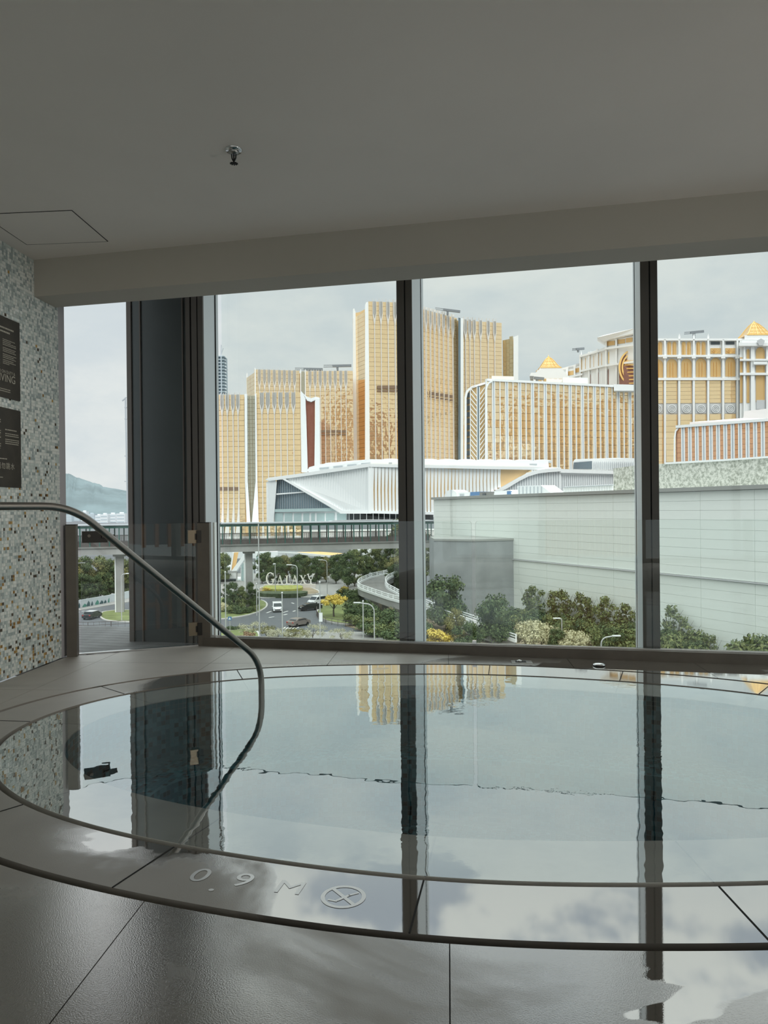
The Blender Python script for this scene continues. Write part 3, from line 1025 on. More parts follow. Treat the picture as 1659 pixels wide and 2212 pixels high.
# ================================================================== the town outside
plain('asphalt', (.115, .125, .135), .85, var=.12, scale=.05)
plain('ground_paving', (.30, .295, .28), .85, var=.12, scale=.04)
plain('road_paint', (.75, .75, .73), .7)
plain('kerb_stone', (.55, .54, .51), .8)
plain('lawn', (.17, .205, .07), .9, var=.25, scale=.3)
plain('bare_bed', (.30, .24, .16), .9, var=.3, scale=.5)
plain('hedge_yellow', (.30, .31, .07), .8, var=.3, scale=1.2)
plain('hedge_dark', (.06, .085, .035), .8, var=.3, scale=1.2)
plain('concrete', (.33, .33, .32), .85, var=.10, scale=.25)
plain('concrete_dark', (.20, .20, .19), .85, var=.12, scale=.3)
plain('annex_concrete', (.27, .29, .295), .85, var=.10, scale=.35)
plain('white_wall_panel', (.80, .84, .79), .75, var=.015, scale=.2)
plain('panel_joint', (.70, .735, .69), .8)
plain('roof_cap', (.30, .31, .29), .7)
plain('pale_metal', (.82, .85, .86), .45)
plain('white_metal', (.86, .88, .88), .5)
plain('grey_metal', (.45, .49, .52), .5)
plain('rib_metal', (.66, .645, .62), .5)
plain('rib_inner', (.40, .40, .385), .6)  # grey of the inner panel between the rib prongs
plain('gold_fill', (.78, .55, .28), .5)
plain('slate_glass', (.17, .23, .27), .12, .3)
plain('teal_glass', (.45, .58, .58), .15, .2)
plain('dark_glass', (.07, .085, .095), .12, .2)
plain('green_steel', (.03, .11, .09), .5)
plain('bridge_fence', (.10, .085, .08), .7)
plain('car_white', (.80, .82, .83), .25)
plain('car_black', (.02, .022, .026), .2)
plain('car_brown', (.22, .19, .17), .3)
plain('tyre', (.015, .015, .015), .8)
plain('car_window', (.03, .04, .045), .08)
plain('headlamp', (.75, .78, .8), .15)
plain('tail_lamp', (.45, .03, .02), .3)
plain('lamp_pole', (.52, .53, .52), .5, .2)
plain('orange_panel', (.82, .52, .22), .6)
plain('pink_canvas', (.85, .16, .24), .7)
plain('sign_blue', (.08, .20, .40), .5)
plain('mural_white', (.62, .68, .70), .7)
plain('mural_green', (.06, .26, .19), .7)
plain('mural_dark', (.05, .11, .12), .7)
plain('hazed_forest', (.15, .205, .215), .95, var=.18, scale=.004)  # distance haze is mixed into this blue-green base colour
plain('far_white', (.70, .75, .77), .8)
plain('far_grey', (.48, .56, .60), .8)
plain('stone_white', (.83, .84, .84), .7)
plain('stone_grey', (.55, .56, .57), .75)
plain('ornament_gold', (.90, .60, .22), .35, .35)
plain('window_amber', (.70, .46, .20), .25, .3)
plain('window_maroon', (.26, .12, .09), .2, .2)
plain('copper_wall', (.42, .17, .06), .5)
plain('louvre_brown', (.20, .13, .08), .6)
plain('crane_steel', (.20, .22, .24), .6)
plain('sign_letter', (.74, .72, .70), .5)
plain('sign_wall', (.62, .58, .54), .7)

def gold_glass(name, col, rough, metal, lines=None):
    m, nt = newmat(name)
    p = N(nt, 'ShaderNodeBsdfPrincipled', i_Roughness=rough, i_Metallic=metal)
    geo = N(nt, 'ShaderNodeNewGeometry')
    nz = N(nt, 'ShaderNodeTexNoise', i_Scale=.16, i_Detail=2.0)
    L(nt, geo.outputs['Position'], nz.inputs['Vector'])
    L(nt, mixc(nt, nz.outputs[0], [c * .94 for c in col], [min(1, c * 1.05) for c in col]), p.inputs['Base Color'])
    nb = N(nt, 'ShaderNodeTexNoise', i_Scale=.35, i_Detail=1.5)
    L(nt, geo.outputs['Position'], nb.inputs['Vector'])
    b = N(nt, 'ShaderNodeBump', i_Strength=.35, i_Distance=.25)
    L(nt, nb.outputs[0], b.inputs['Height'])
    L(nt, b.outputs[0], p.inputs['Normal'])
    out(nt, p.outputs[0])
    return m
gold_glass('gold_glass', (1.0, .735, .435), .05, .75)
gold_glass('gold_glass_pale', (1.0, .755, .48), .05, .75)
gold_glass('olive_glass', (.62, .55, .36), .2, .6)
gold_glass('copper_glass', (.80, .42, .22), .06, .7)
gold_glass('maroon_glass', (.33, .13, .09), .18, .5)
gold_glass('grid_glass', (.42, .40, .31), .3, .3)
# mottled retaining wall
m_, nt_ = newmat('mottled_wall')
_p = N(nt_, 'ShaderNodeBsdfPrincipled', i_Roughness=.9)
_g = N(nt_, 'ShaderNodeNewGeometry')
_a = N(nt_, 'ShaderNodeTexNoise', i_Scale=2.2, i_Detail=10.0, i_Roughness=.75, i_Distortion=.3)
L(nt_, _g.outputs['Position'], _a.inputs['Vector'])
L(nt_, mixc(nt_, smooth(nt_, _a.outputs[0], .42, .60), (.66, .67, .61), (.30, .32, .27)), _p.inputs['Base Color'])
out(nt_, _p.outputs[0])

def zof(py, depth, px=830):
    return at(px, py, depth).z
def plan(px, depth, py=1000):
    p = at(px, py, depth); return Vector((p.x, p.y, 0))
BACK = Vector((CF.x, CF.y, 0)).normalized()

# ------------------------------------------------------------------ street level
mb = MB(); mb.box((-150, 900, STREET - .5), (3600, 2000, 1.0)); mb.build('ground', 'asphalt', kind='structure')
def patch(name, pts, mat, h=.16, kerb=True, kind='structure'):
    q = [street(x, y) for x, y in pts]
    mb = MB(); mb.prism([(p.x, p.y, STREET) for p in q], (0, 0, h))
    o = mb.build(name, mat, kind=kind)
    if kerb:
        mb = MB(); n = len(q)
        for i in range(n):
            a, b = q[i], q[(i + 1) % n]
            mb.beam((a.x, a.y, STREET + h / 2 + .01), (b.x, b.y, STREET + h / 2 + .01), .35, h + .04)
        mb.build('kerb', 'kerb_stone', o)
    return o
def arc(pts, n=4):
    """smooth a traced outline"""
    for _ in range(2):
        r = []
        m = len(pts)
        for i in range(m):
            a, b = pts[i], pts[(i + 1) % m]
            r += [(a[0] * .75 + b[0] * .25, a[1] * .75 + b[1] * .25), (a[0] * .25 + b[0] * .75, a[1] * .25 + b[1] * .75)]
        pts = r
    return pts
patch('lawn_island', arc([(440, 1342), (500, 1336), (545, 1328), (575, 1315), (578, 1303), (560, 1295), (500, 1292), (440, 1292)]), 'lawn')
patch('plaza', [(440, 1291), (566, 1293), (640, 1290), (770, 1296), (790, 1240), (420, 1240)], 'ground_paving')
patch('sign_bed', arc([(552, 1288), (690, 1288), (690, 1278), (655, 1268), (560, 1268)]), 'bare_bed', .4)
patch('lawn_island', arc([(682, 1328), (690, 1312), (706, 1299), (770, 1299), (800, 1352), (748, 1350), (705, 1344)]), 'lawn')
patch('lawn_island', arc([(440, 1368), (480, 1366), (545, 1357), (565, 1374), (545, 1400), (440, 1400)]), 'lawn')
patch('pavement', [(640, 1368), (800, 1368), (900, 1400), (905, 1425), (600, 1425), (600, 1385)], 'ground_paving')
patch('lawn_island', arc([(214, 1328), (228, 1320), (300, 1318), (330, 1330), (310, 1345), (240, 1343), (220, 1338)]), 'lawn')
patch('verge', [(100, 1330), (152, 1322), (283, 1300), (330, 1290), (330, 1262), (100, 1290)], 'ground_paving')
patch('planting_strip', [(745, 1352), (905, 1400), (1010, 1425), (1400, 1425), (1250, 1385), (1100, 1345), (930, 1310), (800, 1300)], 'bare_bed', .12, False)
# lane markings and zebra crossing
marks = [((576, 1324), (587, 1320)), ((612, 1323), (622, 1320)), ((613, 1328.5), (620, 1326.5)), ((633, 1321), (638, 1319)), ((581, 1334), (592, 1332.3)), ((630, 1302), (635, 1304)), ((163, 1323), (171, 1322)), ((176, 1320.5), (183, 1320))]
lane = MB()
for a, b in marks:
    p, q = street(*a), street(*b)
    MB().beam((p.x, p.y, STREET + .012), (q.x, q.y, STREET + .012), .35, .02).build('lane_mark', 'road_paint', bpy.data.objects['ground'])
for k in range(5):
    p, q = street(610 + 7 * k, 1359), street(617 + 7 * k, 1354.5)
    MB().beam((p.x, p.y, STREET + .012), (q.x, q.y, STREET + .012), .26, .02).build('crossing_stripe', 'road_paint', bpy.data.objects['ground'])

# ------------------------------------------------------------------ distant hill and town
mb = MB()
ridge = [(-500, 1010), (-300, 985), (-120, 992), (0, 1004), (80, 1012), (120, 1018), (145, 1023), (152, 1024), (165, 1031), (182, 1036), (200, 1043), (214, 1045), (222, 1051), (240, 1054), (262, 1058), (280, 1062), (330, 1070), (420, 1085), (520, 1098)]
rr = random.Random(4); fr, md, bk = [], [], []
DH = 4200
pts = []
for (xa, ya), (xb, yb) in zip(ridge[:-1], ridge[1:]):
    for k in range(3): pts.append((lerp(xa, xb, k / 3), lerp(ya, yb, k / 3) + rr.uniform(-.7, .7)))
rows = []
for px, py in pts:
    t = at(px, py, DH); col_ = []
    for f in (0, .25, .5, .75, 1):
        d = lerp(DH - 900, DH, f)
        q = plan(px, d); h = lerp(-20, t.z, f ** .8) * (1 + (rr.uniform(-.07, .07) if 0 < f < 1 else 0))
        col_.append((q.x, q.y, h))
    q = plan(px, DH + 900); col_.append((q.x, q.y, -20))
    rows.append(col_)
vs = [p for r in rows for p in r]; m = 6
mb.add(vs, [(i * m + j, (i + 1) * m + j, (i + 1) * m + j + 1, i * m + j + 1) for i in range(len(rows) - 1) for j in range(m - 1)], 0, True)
mb.build('hills', 'hazed_forest', kind='structure')
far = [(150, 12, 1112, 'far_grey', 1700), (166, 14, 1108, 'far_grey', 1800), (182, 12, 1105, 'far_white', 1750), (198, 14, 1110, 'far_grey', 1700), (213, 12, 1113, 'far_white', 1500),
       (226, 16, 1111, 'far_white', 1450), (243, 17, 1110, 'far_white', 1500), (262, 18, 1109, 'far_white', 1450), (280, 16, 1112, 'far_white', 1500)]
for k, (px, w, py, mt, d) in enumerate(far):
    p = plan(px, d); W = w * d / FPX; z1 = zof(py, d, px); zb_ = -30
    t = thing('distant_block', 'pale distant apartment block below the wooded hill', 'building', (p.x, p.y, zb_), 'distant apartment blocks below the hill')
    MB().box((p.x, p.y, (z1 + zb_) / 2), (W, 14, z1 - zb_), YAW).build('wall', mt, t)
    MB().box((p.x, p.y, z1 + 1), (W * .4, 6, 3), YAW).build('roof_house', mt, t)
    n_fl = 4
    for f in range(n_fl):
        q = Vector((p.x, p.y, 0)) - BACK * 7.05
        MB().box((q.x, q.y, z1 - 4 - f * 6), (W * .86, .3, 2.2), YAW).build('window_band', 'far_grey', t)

# ------------------------------------------------------------------ generic tower pieces
def glass_strip(parent, a, b, zs, mat, name='glass_bay', jitter=.003, depth=.5):
    """one bay of glazing: a column of panes with open joints between them"""
    d = (b - a); w = d.length; e = d / w; n = Vector((-e.y, e.x, 0))
    if n.dot(BACK) < 0: n = -n
    mb = MB()
    for z0, z1 in zip(zs[:-1], zs[1:]):
        g = min(.13, abs(z1 - z0) * .05)
        t0, t1 = random.uniform(-jitter, jitter) * abs(z1 - z0), random.uniform(-jitter, jitter) * w
        A, B = a + e * .08, b - e * .08
        f = [A + n * t0, B + n * (t0 + t1), B - n * (t0 - t1), A - n * t0]
        zz = [z0 + g / 2, z0 + g / 2, z1 - g / 2, z1 - g / 2]
        F4 = [Vector((p.x, p.y, z)) for p, z in zip(f, zz)]
        mb.add(F4 + [p + n * depth for p in F4], [(0, 1, 2, 3), (4, 7, 6, 5), (0, 4, 5, 1), (1, 5, 6, 2), (2, 6, 7, 3), (3, 7, 4, 0)])
    return mb.build(name, mat, parent)

def core(parent, pts, z0, z1, thick, mat, name='core'):
    """solid body standing behind a facade line"""
    f = [Vector((p.x, p.y, z0)) + BACK * .7 for p in pts]
    bkp = [Vector((p.x * (1 + thick / p.xy.length), p.y * (1 + thick / p.xy.length), z0)) for p in f]
    mb = MB(); mb.prism(f + bkp[::-1], (0, 0, z1 - z0))
    return mb.build(name, mat, parent)

def tower_rib(H, stem, cup_w, cup_h, horn, proud, flare=None):
    """slender fin with a forked head and, if asked, a swelling foot"""
    mb = MB()
    z1 = H - cup_h
    prof = [(-stem / 2, 0), (stem / 2, 0), (stem / 2, z1), (-stem / 2, z1)]
    if flare:
        fw, fh, sh = flare
        L_, R_ = [], []
        for k in range(9):
            t = k / 8
            s = (1 - t) ** 2
            L_.append((-stem / 2 - fw * s * .5 + sh * s, t * fh)); R_.append((stem / 2 + fw * s * .5 + sh * s, t * fh))
        prof = L_[::-1] + R_
        prof = L_[:1] + R_ + [(stem / 2, z1), (-stem / 2, z1)] + L_[::-1][:-1]
    mb.prism([(x, 0, z) for x, z in prof], (0, -proud, 0))
    for s in (-1, 1):
        mb.prism([(s * 0, 0, z1 - cup_h * .30), (s * stem * .5, 0, z1 - cup_h * .30), (s * cup_w * .5, 0, z1 + cup_h * .25), (s * cup_w * .5, 0, H + horn), (s * (cup_w * .5 - stem * .55), 0, H), (s * (cup_w * .5 - stem * .55), 0, z1 + cup_h * .32), (0, 0, z1)], (0, -proud * 1.12, 0))
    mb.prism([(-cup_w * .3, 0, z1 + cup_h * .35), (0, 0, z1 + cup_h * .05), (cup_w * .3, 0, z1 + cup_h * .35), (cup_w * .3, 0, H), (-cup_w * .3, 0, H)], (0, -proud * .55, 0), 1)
    return mb

def slab_px(parent, name, mat, pts, thick):
    """flat panel traced as (px, py, depth) corners, given its thickness away from the viewer"""
    q = [at(*p) for p in pts]
    c = sum(q, Vector()) / len(q)
    mb = MB(); mb.prism(q, Vector((c.x, c.y, 0)).normalized() * thick)
    return mb.build(name, mat, parent)

def levels(z0, z1, n):
    return [lerp(z0, z1, k / n) for k in range(n + 1)]

POD = -6.0     # podium level of the resort
# ------------------------------------------------------------------ low gold tower (front left)
D1 = 380
b0 = plan(560, D1)
t1 = thing('gold_tower', 'low gold glass hotel tower whose white ribs swell into feet', 'building', (b0.x, b0.y, POD))
zt1, zb1 = zof(852, D1, 560), zof(1166, D1, 560)
def bays(t, pxs, depths, zt, zb, fl, mat, rib=None, skip=()):
    P_ = [plan(x, d) for x, d in zip(pxs, depths)]
    me = None
    for k, (a, b) in enumerate(zip(P_[:-1], P_[1:])):
        if k in skip: continue
        glass_strip(t, a, b, levels(zb, zt, fl), mat)
    if rib:
        me = rib.mesh('rib', ['rib_metal', 'rib_inner'])
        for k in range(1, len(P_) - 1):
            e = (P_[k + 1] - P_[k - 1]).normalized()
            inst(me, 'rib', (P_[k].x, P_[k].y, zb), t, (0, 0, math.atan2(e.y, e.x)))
    return P_
H1 = zt1 - zb1
PL = bays(t1, [455, 469.5, 481.6, 493, 505, 516, 529], [D1] * 7, zt1, zb1, 28, 'gold_glass', tower_rib(H1, .40, 1.7, 8.0, .9, 1.0, (2.4, 24, -1.0)))
PR = bays(t1, [553, 567.5, 580.5, 594.4, 607.7, 621.6, 635.5, 650], [D1] * 8, zt1 + .8, zb1, 28, 'gold_glass', tower_rib(H1 + .8, .42, 2.0, 8.4, .9, 1.0, (1.0, 14, 0)))
a, b = plan(534, D1 + .2), plan(552, D1 + .2)
for k in range(3): glass_strip(t1, a.lerp(b, k / 3), a.lerp(b, (k + 1) / 3), levels(zb1, zt1 - .5, 36), 'grid_glass', 'recessed_bay')
core(t1, PL + PR, zb1, zt1 - 1.0, 30, 'gold_fill')
for pts in ([(528, 851, D1 - 2), (534, 851, D1 - 2), (535, 1040, D1 - 2), (541, 1130, D1 - 3), (533, 1130, D1 - 3), (529, 1040, D1 - 2)],
            [(550.5, 850, D1 - 2), (554, 850, D1 - 2), (556, 1040, D1 - 2), (559, 1130, D1 - 3), (544, 1130, D1 - 3), (552, 1040, D1 - 2)]):
    slab_px(t1, 'corner_fin', 'pale_metal', pts, 2.0)
slab_px(t1, 'curved_wing', 'pale_metal', [(650, 844, D1 - 2), (655, 850, D1 - 2), (659.5, 861, D1 - 2), (661.5, 900, D1 - 2), (665, 1020, D1 - 2), (651, 1020, D1 - 2)], 4)
slab_px(t1, 'end_glazing', 'maroon_glass', [(660, 861, D1 + 1), (665, 863, D1 + 1), (672, 864, D1 + 1), (680, 861, D1 + 1), (679, 1020, D1 + 1), (664, 1020, D1 + 1)], 20)
slab_px(t1, 'curved_wing', 'pale_metal', [(655, 850, D1 - 1), (663, 857, D1 - 1), (672, 860, D1 - 1), (682, 857, D1 - 1), (690.5, 859, D1 - 1), (690.5, 866, D1 - 1), (681, 864, D1 - 1), (672, 868, D1 - 1), (663, 865, D1 - 1)], 3)
slab_px(t1, 'end_fin', 'pale_metal', [(681, 861, D1 - 2), (690.5, 860, D1 - 2), (692, 1020, D1 - 2), (679, 1020, D1 - 2)], 4)
for x0, x1 in ((470, 480.5), (482.5, 492), (494, 504), (506, 515.5)):
    slab_px(t1, 'louvre', 'louvre_brown', [(x0, 1052, D1 - .6), (x1, 1052, D1 - .6), (x1, 1060, D1 - .6), (x0, 1060, D1 - .6)], .3)

# ------------------------------------------------------------------ middle gold tower (behind)
D2 = 440
b0 = plan(650, D2)
t2 = thing('gold_tower', 'middle gold glass tower with forked ribs behind the low one', 'building', (b0.x, b0.y, POD))
zt2, zb2 = zof(802, D2, 650), zof(1030, D2, 650)
P1 = bays(t2, [551, 562, 573, 583, 594.5, 605.5, 616, 627, 637.7, 649], [D2 - 4 + k * .6 for k in range(10)], zt2 + .6, zb2, 26, 'gold_glass_pale', tower_rib(zt2 + .6 - zb2, .38, 1.8, 9.0, 1.0, .9))
P2 = bays(t2, [660, 671.5, 682.6, 693.7, 704, 715, 726, 738, 749, 764], [D2] * 10, zt2, zb2, 26, 'gold_glass_pale', tower_rib(zt2 - zb2, .38, 1.8, 9.0, 1.0, .9))
a, b = plan(534, D2 + 14), plan(551, D2 - 4)
for k in range(2): glass_strip(t2, a.lerp(b, k / 2), a.lerp(b, (k + 1) / 2), levels(zb2, zt2 - 1.2, 26), 'gold_glass', 'side_bay')
core(t2, P1 + P2, zb2, zt2 - .8, 30, 'gold_fill')
slab_px(t2, 'corner_fin', 'pale_metal', [(550, 794, D2 - 6), (552.5, 796, D2 - 6), (552.5, 860, D2 - 6), (550, 860, D2 - 6)], 2)
slab_px(t2, 'corner_fin', 'pale_metal', [(532.5, 806, D2 + 13), (534.5, 806, D2 + 13), (534.5, 860, D2 + 13), (532.5, 860, D2 + 13)], 2)
slab_px(t2, 'core_stripe', 'grid_glass', [(651, 802, D2 - .5), (658, 802, D2 - .5), (658, 900, D2 - .5), (651, 900, D2 - .5)], 2)
for x in (649.5, 659.5): slab_px(t2, 'stripe_fin', 'pale_metal', [(x - 1, 798, D2 - 1.5), (x + 1, 798, D2 - 1.5), (x + 1, 1020, D2 - 1.5), (x - 1, 1020, D2 - 1.5)], 2)
for x0, x1 in ((691.5, 693), (694.5, 703.4), (704.8, 714.3), (715.7, 725.3), (726.8, 737.2), (738.7, 748.3)):
    for y0, y1 in ((929, 934.5), (937, 939.5)):
        slab_px(t2, 'louvre', 'louvre_brown', [(x0, y0, D2 - .6), (x1, y0, D2 - .6), (x1, y1, D2 - .6), (x0, y1, D2 - .6)], .3)

# ------------------------------------------------------------------ tallest gold tower
pxs3 = [799, 811.5, 825.4, 840.6, 855, 869, 883, 897, 910, 921, 930.5, 939.5, 949, 959, 969, 979, 990]
zt3, zb3 = zof(651, 450, 799), zof(1012, 450, 799)
dep3 = lambda x: float(np.interp(x, [799, 860, 930, 1000, 1086], [450, 453, 473, 495, 503]))
b0 = plan(930, 480)
t3 = thing('gold_tower', 'tallest gold glass tower with closely set forked ribs', 'building', (b0.x, b0.y, POD))
r3 = lambda: tower_rib(zt3 - zb3, .45, 2.1, 10.5, 1.6, 1.0)
Q1 = bays(t3, pxs3, [dep3(x) for x in pxs3], zt3, zb3, 36, 'gold_glass', r3())
pxs3b = [1001, 1007, 1016.5, 1026, 1039.6, 1056, 1070, 1086.5]
Q2 = bays(t3, pxs3b, [dep3(x) for x in pxs3b], zt3 - .6, zb3, 36, 'gold_glass_pale', r3())
core(t3, Q1 + Q2, zb3, zt3 - 1.2, 30, 'gold_fill')
a, b = plan(765, 470), plan(790, 455)
for k in range(2): glass_strip(t3, a.lerp(b, k / 2), a.lerp(b, (k + 1) / 2), levels(zb3, zt3 - 5, 36), 'gold_glass_pale', 'side_bay')
slab_px(t3, 'side_core', 'gold_fill', [(768, 676, 474), (777, 674, 472), (788, 668, 468), (788, 1010, 466), (768, 1010, 474)], 16)
slab_px(t3, 'corner_fin', 'pale_metal', [(788.5, 659, 450), (791, 653, 450), (795, 652, 450), (797, 660, 450), (799, 1010, 450), (788.5, 1010, 450)], 5)
slab_px(t3, 'corner_fin', 'pale_metal', [(762.5, 668, 466), (765, 666, 466), (768, 674, 466), (774, 900, 466), (779, 1010, 466), (762.5, 1010, 466)], 5)
slab_px(t3, 'dark_stripe', 'slate_glass', [(990, 686, 488), (995, 687, 489), (995, 1012, 489), (990, 1012, 488)], 4)
slab_px(t3, 'pale_stripe', 'pale_metal', [(995, 687, 489), (1001, 688, 490), (1001, 1012, 490), (995, 1012, 489)], 4)
a, b = plan(1088, 506), plan(1110, 500)
zz = zof(733, 503, 1100)
for k in range(3): glass_strip(t3, a.lerp(b, k / 3), a.lerp(b, (k + 1) / 3), levels(zb3, zz + (1.5 if k == 2 else 0), 30), 'olive_glass', 'wing_bay')
slab_px(t3, 'wing_core', 'gold_fill', [(1089, 735, 512), (1109, 733, 508), (1109, 1012, 508), (1089, 1012, 512)], 10)
slab_px(t3, 'wing_fin', 'pale_metal', [(1109.5, 728, 498), (1119.5, 724, 497), (1119.5, 1012, 497), (1109.5, 1012, 498)], 5)
for xs_, ya, yb in (((814, 824.5, 839.5, 854, 868), 833, 833), ((926, 930, 939, 948.5, 958.5, 968.5, 978.5), 845, 853)):
    for k in range(len(xs_) - 1):
        x0, x1 = xs_[k] + .8, xs_[k + 1] - .8; d = dep3((x0 + x1) / 2) - 1.2
        y = lerp(ya, yb, k / (len(xs_) - 2))
        for dy, h in ((0, 7), (9.5, 3.5)):
            slab_px(t3, 'louvre', 'louvre_brown', [(x0, y + dy, d), (x1, y + dy, d), (x1, y + dy + h, d), (x0, y + dy + h, d)], .4)

# roof cradles on the towers
def cradle(px, py, w, depth, tilt, lab, roof_py):
    p = at(px, py, depth); s = depth / FPX
    t = thing('roof_crane', lab, 'crane', tuple(at(px, roof_py, depth)))
    a, b = at(px - w / 2, py + tilt * w / 2, depth), at(px + w / 2, py - tilt * w / 2, depth)
    MB().beam(a.lerp(b, .32), b, 1.2, 1.4).build('boom', 'crane_steel', t)
    mb = MB()
    for k in range(8):
        q0, q1 = a.lerp(b, .32 * k / 8), a.lerp(b, .32 * (k + 1) / 8)
        mb.beam(q0 + Vector((0, 0, .6)), q1 + Vector((0, 0, .6)), .2, .25); mb.beam(q0 - Vector((0, 0, .6)), q1 - Vector((0, 0, .6)), .2, .25)
        mb.beam(q0 + Vector((0, 0, -.6)), q1 + Vector((0, 0, .6)), .15, .15)
    mb.build('lattice_jib', 'crane_steel', t)
    MB().beam(at(px, roof_py + 1, depth), p, 1.0, 1.0).build('mast', 'crane_steel', t)
cradle(967, 670, 54, 480, -.12, 'dark maintenance crane on the roof of the tallest gold tower', 680)
cradle(667, 797.5, 60, 441, -.02, 'low dark maintenance crane beside the glass stripe on the middle gold tower roof', 803)
cradle(729, 790.5, 60, 441, .02, 'raised dark maintenance crane on the middle gold tower roof', 803)

# ------------------------------------------------------------------ long gold block with white fins
b0 = plan(1200, 395)
t4 = thing('gold_block', 'long gold glass hotel block with paired white vertical fins', 'building', (b0.x, b0.y, POD))
NB = 27
A4, B4 = plan(1052, 380), plan(1368 + 42, 412)
zt4, zb4 = zof(824, 380, 1052), zof(1022, 380, 1052)
pane_w = (B4 - A4).length / NB
rows4 = 12
ph = (zt4 - zb4) / rows4
mb = MB(); mb.box((0, .15, 0), (pane_w - .25, .3, ph - .22)); pane_me = mb.mesh('glass_pane', 'gold_glass_pale')
e4 = (B4 - A4).normalized(); ang4 = math.atan2(e4.y, e4.x)
for i in range(25):
    for j in range(rows4):
        c = A4 + e4 * pane_w * (i + .5)
        inst(pane_me, 'glass_pane', (c.x, c.y, zb4 + ph * (j + .5)), t4, (random.gauss(0, .006), 0, ang4 + random.gauss(0, .012)))
for i in range(NB + 1):
    c = A4 + e4 * pane_w * i
    if i % 2:
        for s in (-.55, .55):
            q = c + e4 * s; MB().box((q.x, q.y, (zt4 + zb4) / 2 + .2), (.5, 1.6, zt4 - zb4 + .4), ang4).build('white_fin', 'pale_metal', t4)
        MB().box((c.x, c.y, (zt4 + zb4) / 2), (.7, .8, zt4 - zb4), ang4).build('fin_gap', 'grey_metal', t4)
    else:
        MB().box((c.x, c.y, (zt4 + zb4) / 2 + .2), (.45, 1.2, zt4 - zb4 + .4), ang4).build('white_fin', 'pale_metal', t4)
f = [A4, B4]; mb = MB()
mb.prism([Vector((p.x, p.y, zb4)) + BACK * .6 for p in f] + [Vector((p.x * 1.1, p.y * 1.1, zb4)) for p in f[::-1]], (0, 0, zt4 - zb4 + .3))
mb.build('core', 'gold_fill', t4)
mb = MB(); mb.beam(Vector((A4.x, A4.y, zt4 + .7)), Vector((B4.x, B4.y, zt4 + .7)), 2.4, 1.1); mb.build('roof_edge', 'white_metal', t4)
slab_px(t4, 'corner_frame', 'white_metal', [(1048, 1020, 378), (1048, 845, 378), (1050, 833, 378), (1056, 825, 378), (1064, 821, 378), (1064, 824, 378), (1057, 828, 378), (1053, 836, 378), (1051.5, 846, 378), (1051.5, 1020, 378)], 3)
slab_px(t4, 'corner_frame', 'white_metal', [(1003, 1020, 384), (1003.5, 858, 384), (1006, 846, 384), (1012, 839, 384), (1020, 834, 384), (1036, 829, 383), (1064, 820, 379), (1064, 824, 379), (1036, 834, 383), (1021, 838, 384), (1014, 843, 384), (1010, 850, 384), (1008, 860, 384), (1008, 1020, 384)], 3)
slab_px(t4, 'end_wall', 'gold_fill', [(1008, 850, 386), (1016, 842, 386), (1050, 830, 382), (1050, 1020, 382), (1008, 1020, 386)], 20)
for k in range(12):
    y = 848 + k * 13.9
    slab_px(t4, 'balcony_recess', 'dark_glass', [(1008, y + 1, 384.6), (1015, y, 384.6), (1015, y + 10, 384.6), (1008, y + 10.5, 384.6)], 1)
slab_px(t4, 'dark_stripe', 'slate_glass', [(1031.5, 834, 381.5), (1035, 833, 381.5), (1035, 1020, 381.5), (1031.5, 1020, 381.5)], 1)
for k in range(17):
    y = 838 + k * 11
    slab_px(t4, 'lattice_bar', 'white_metal', [(1017, y, 382), (1017, y + 2.6, 382), (1030, y + 18.6, 382), (1030, y + 16, 382)], .8)
    slab_px(t4, 'lattice_bar', 'white_metal', [(1037, y + 12, 381), (1037, y + 14.6, 381), (1047.5, y - .4, 381), (1047.5, y - 3, 381)], .8)
for x in (1016, 1030.5, 1036, 1048): slab_px(t4, 'lattice_post', 'white_metal', [(x - .8, 836, 381.5), (x + .8, 836, 381.5), (x + .8, 1020, 381.5), (x - .8, 1020, 381.5)], 1)
for x0, x1, y0, y1 in ((1062, 1110, 812, 824), (1180, 1216, 818, 828), (1216, 1270, 815, 832), (1326, 1370, 830, 838)):
    slab_px(t4, 'plant_room', 'white_metal', [(x0, y0, 400), (x1, y0 + 1, 402), (x1, y1 + 6, 402), (x0, y1 + 6, 400)], 12)

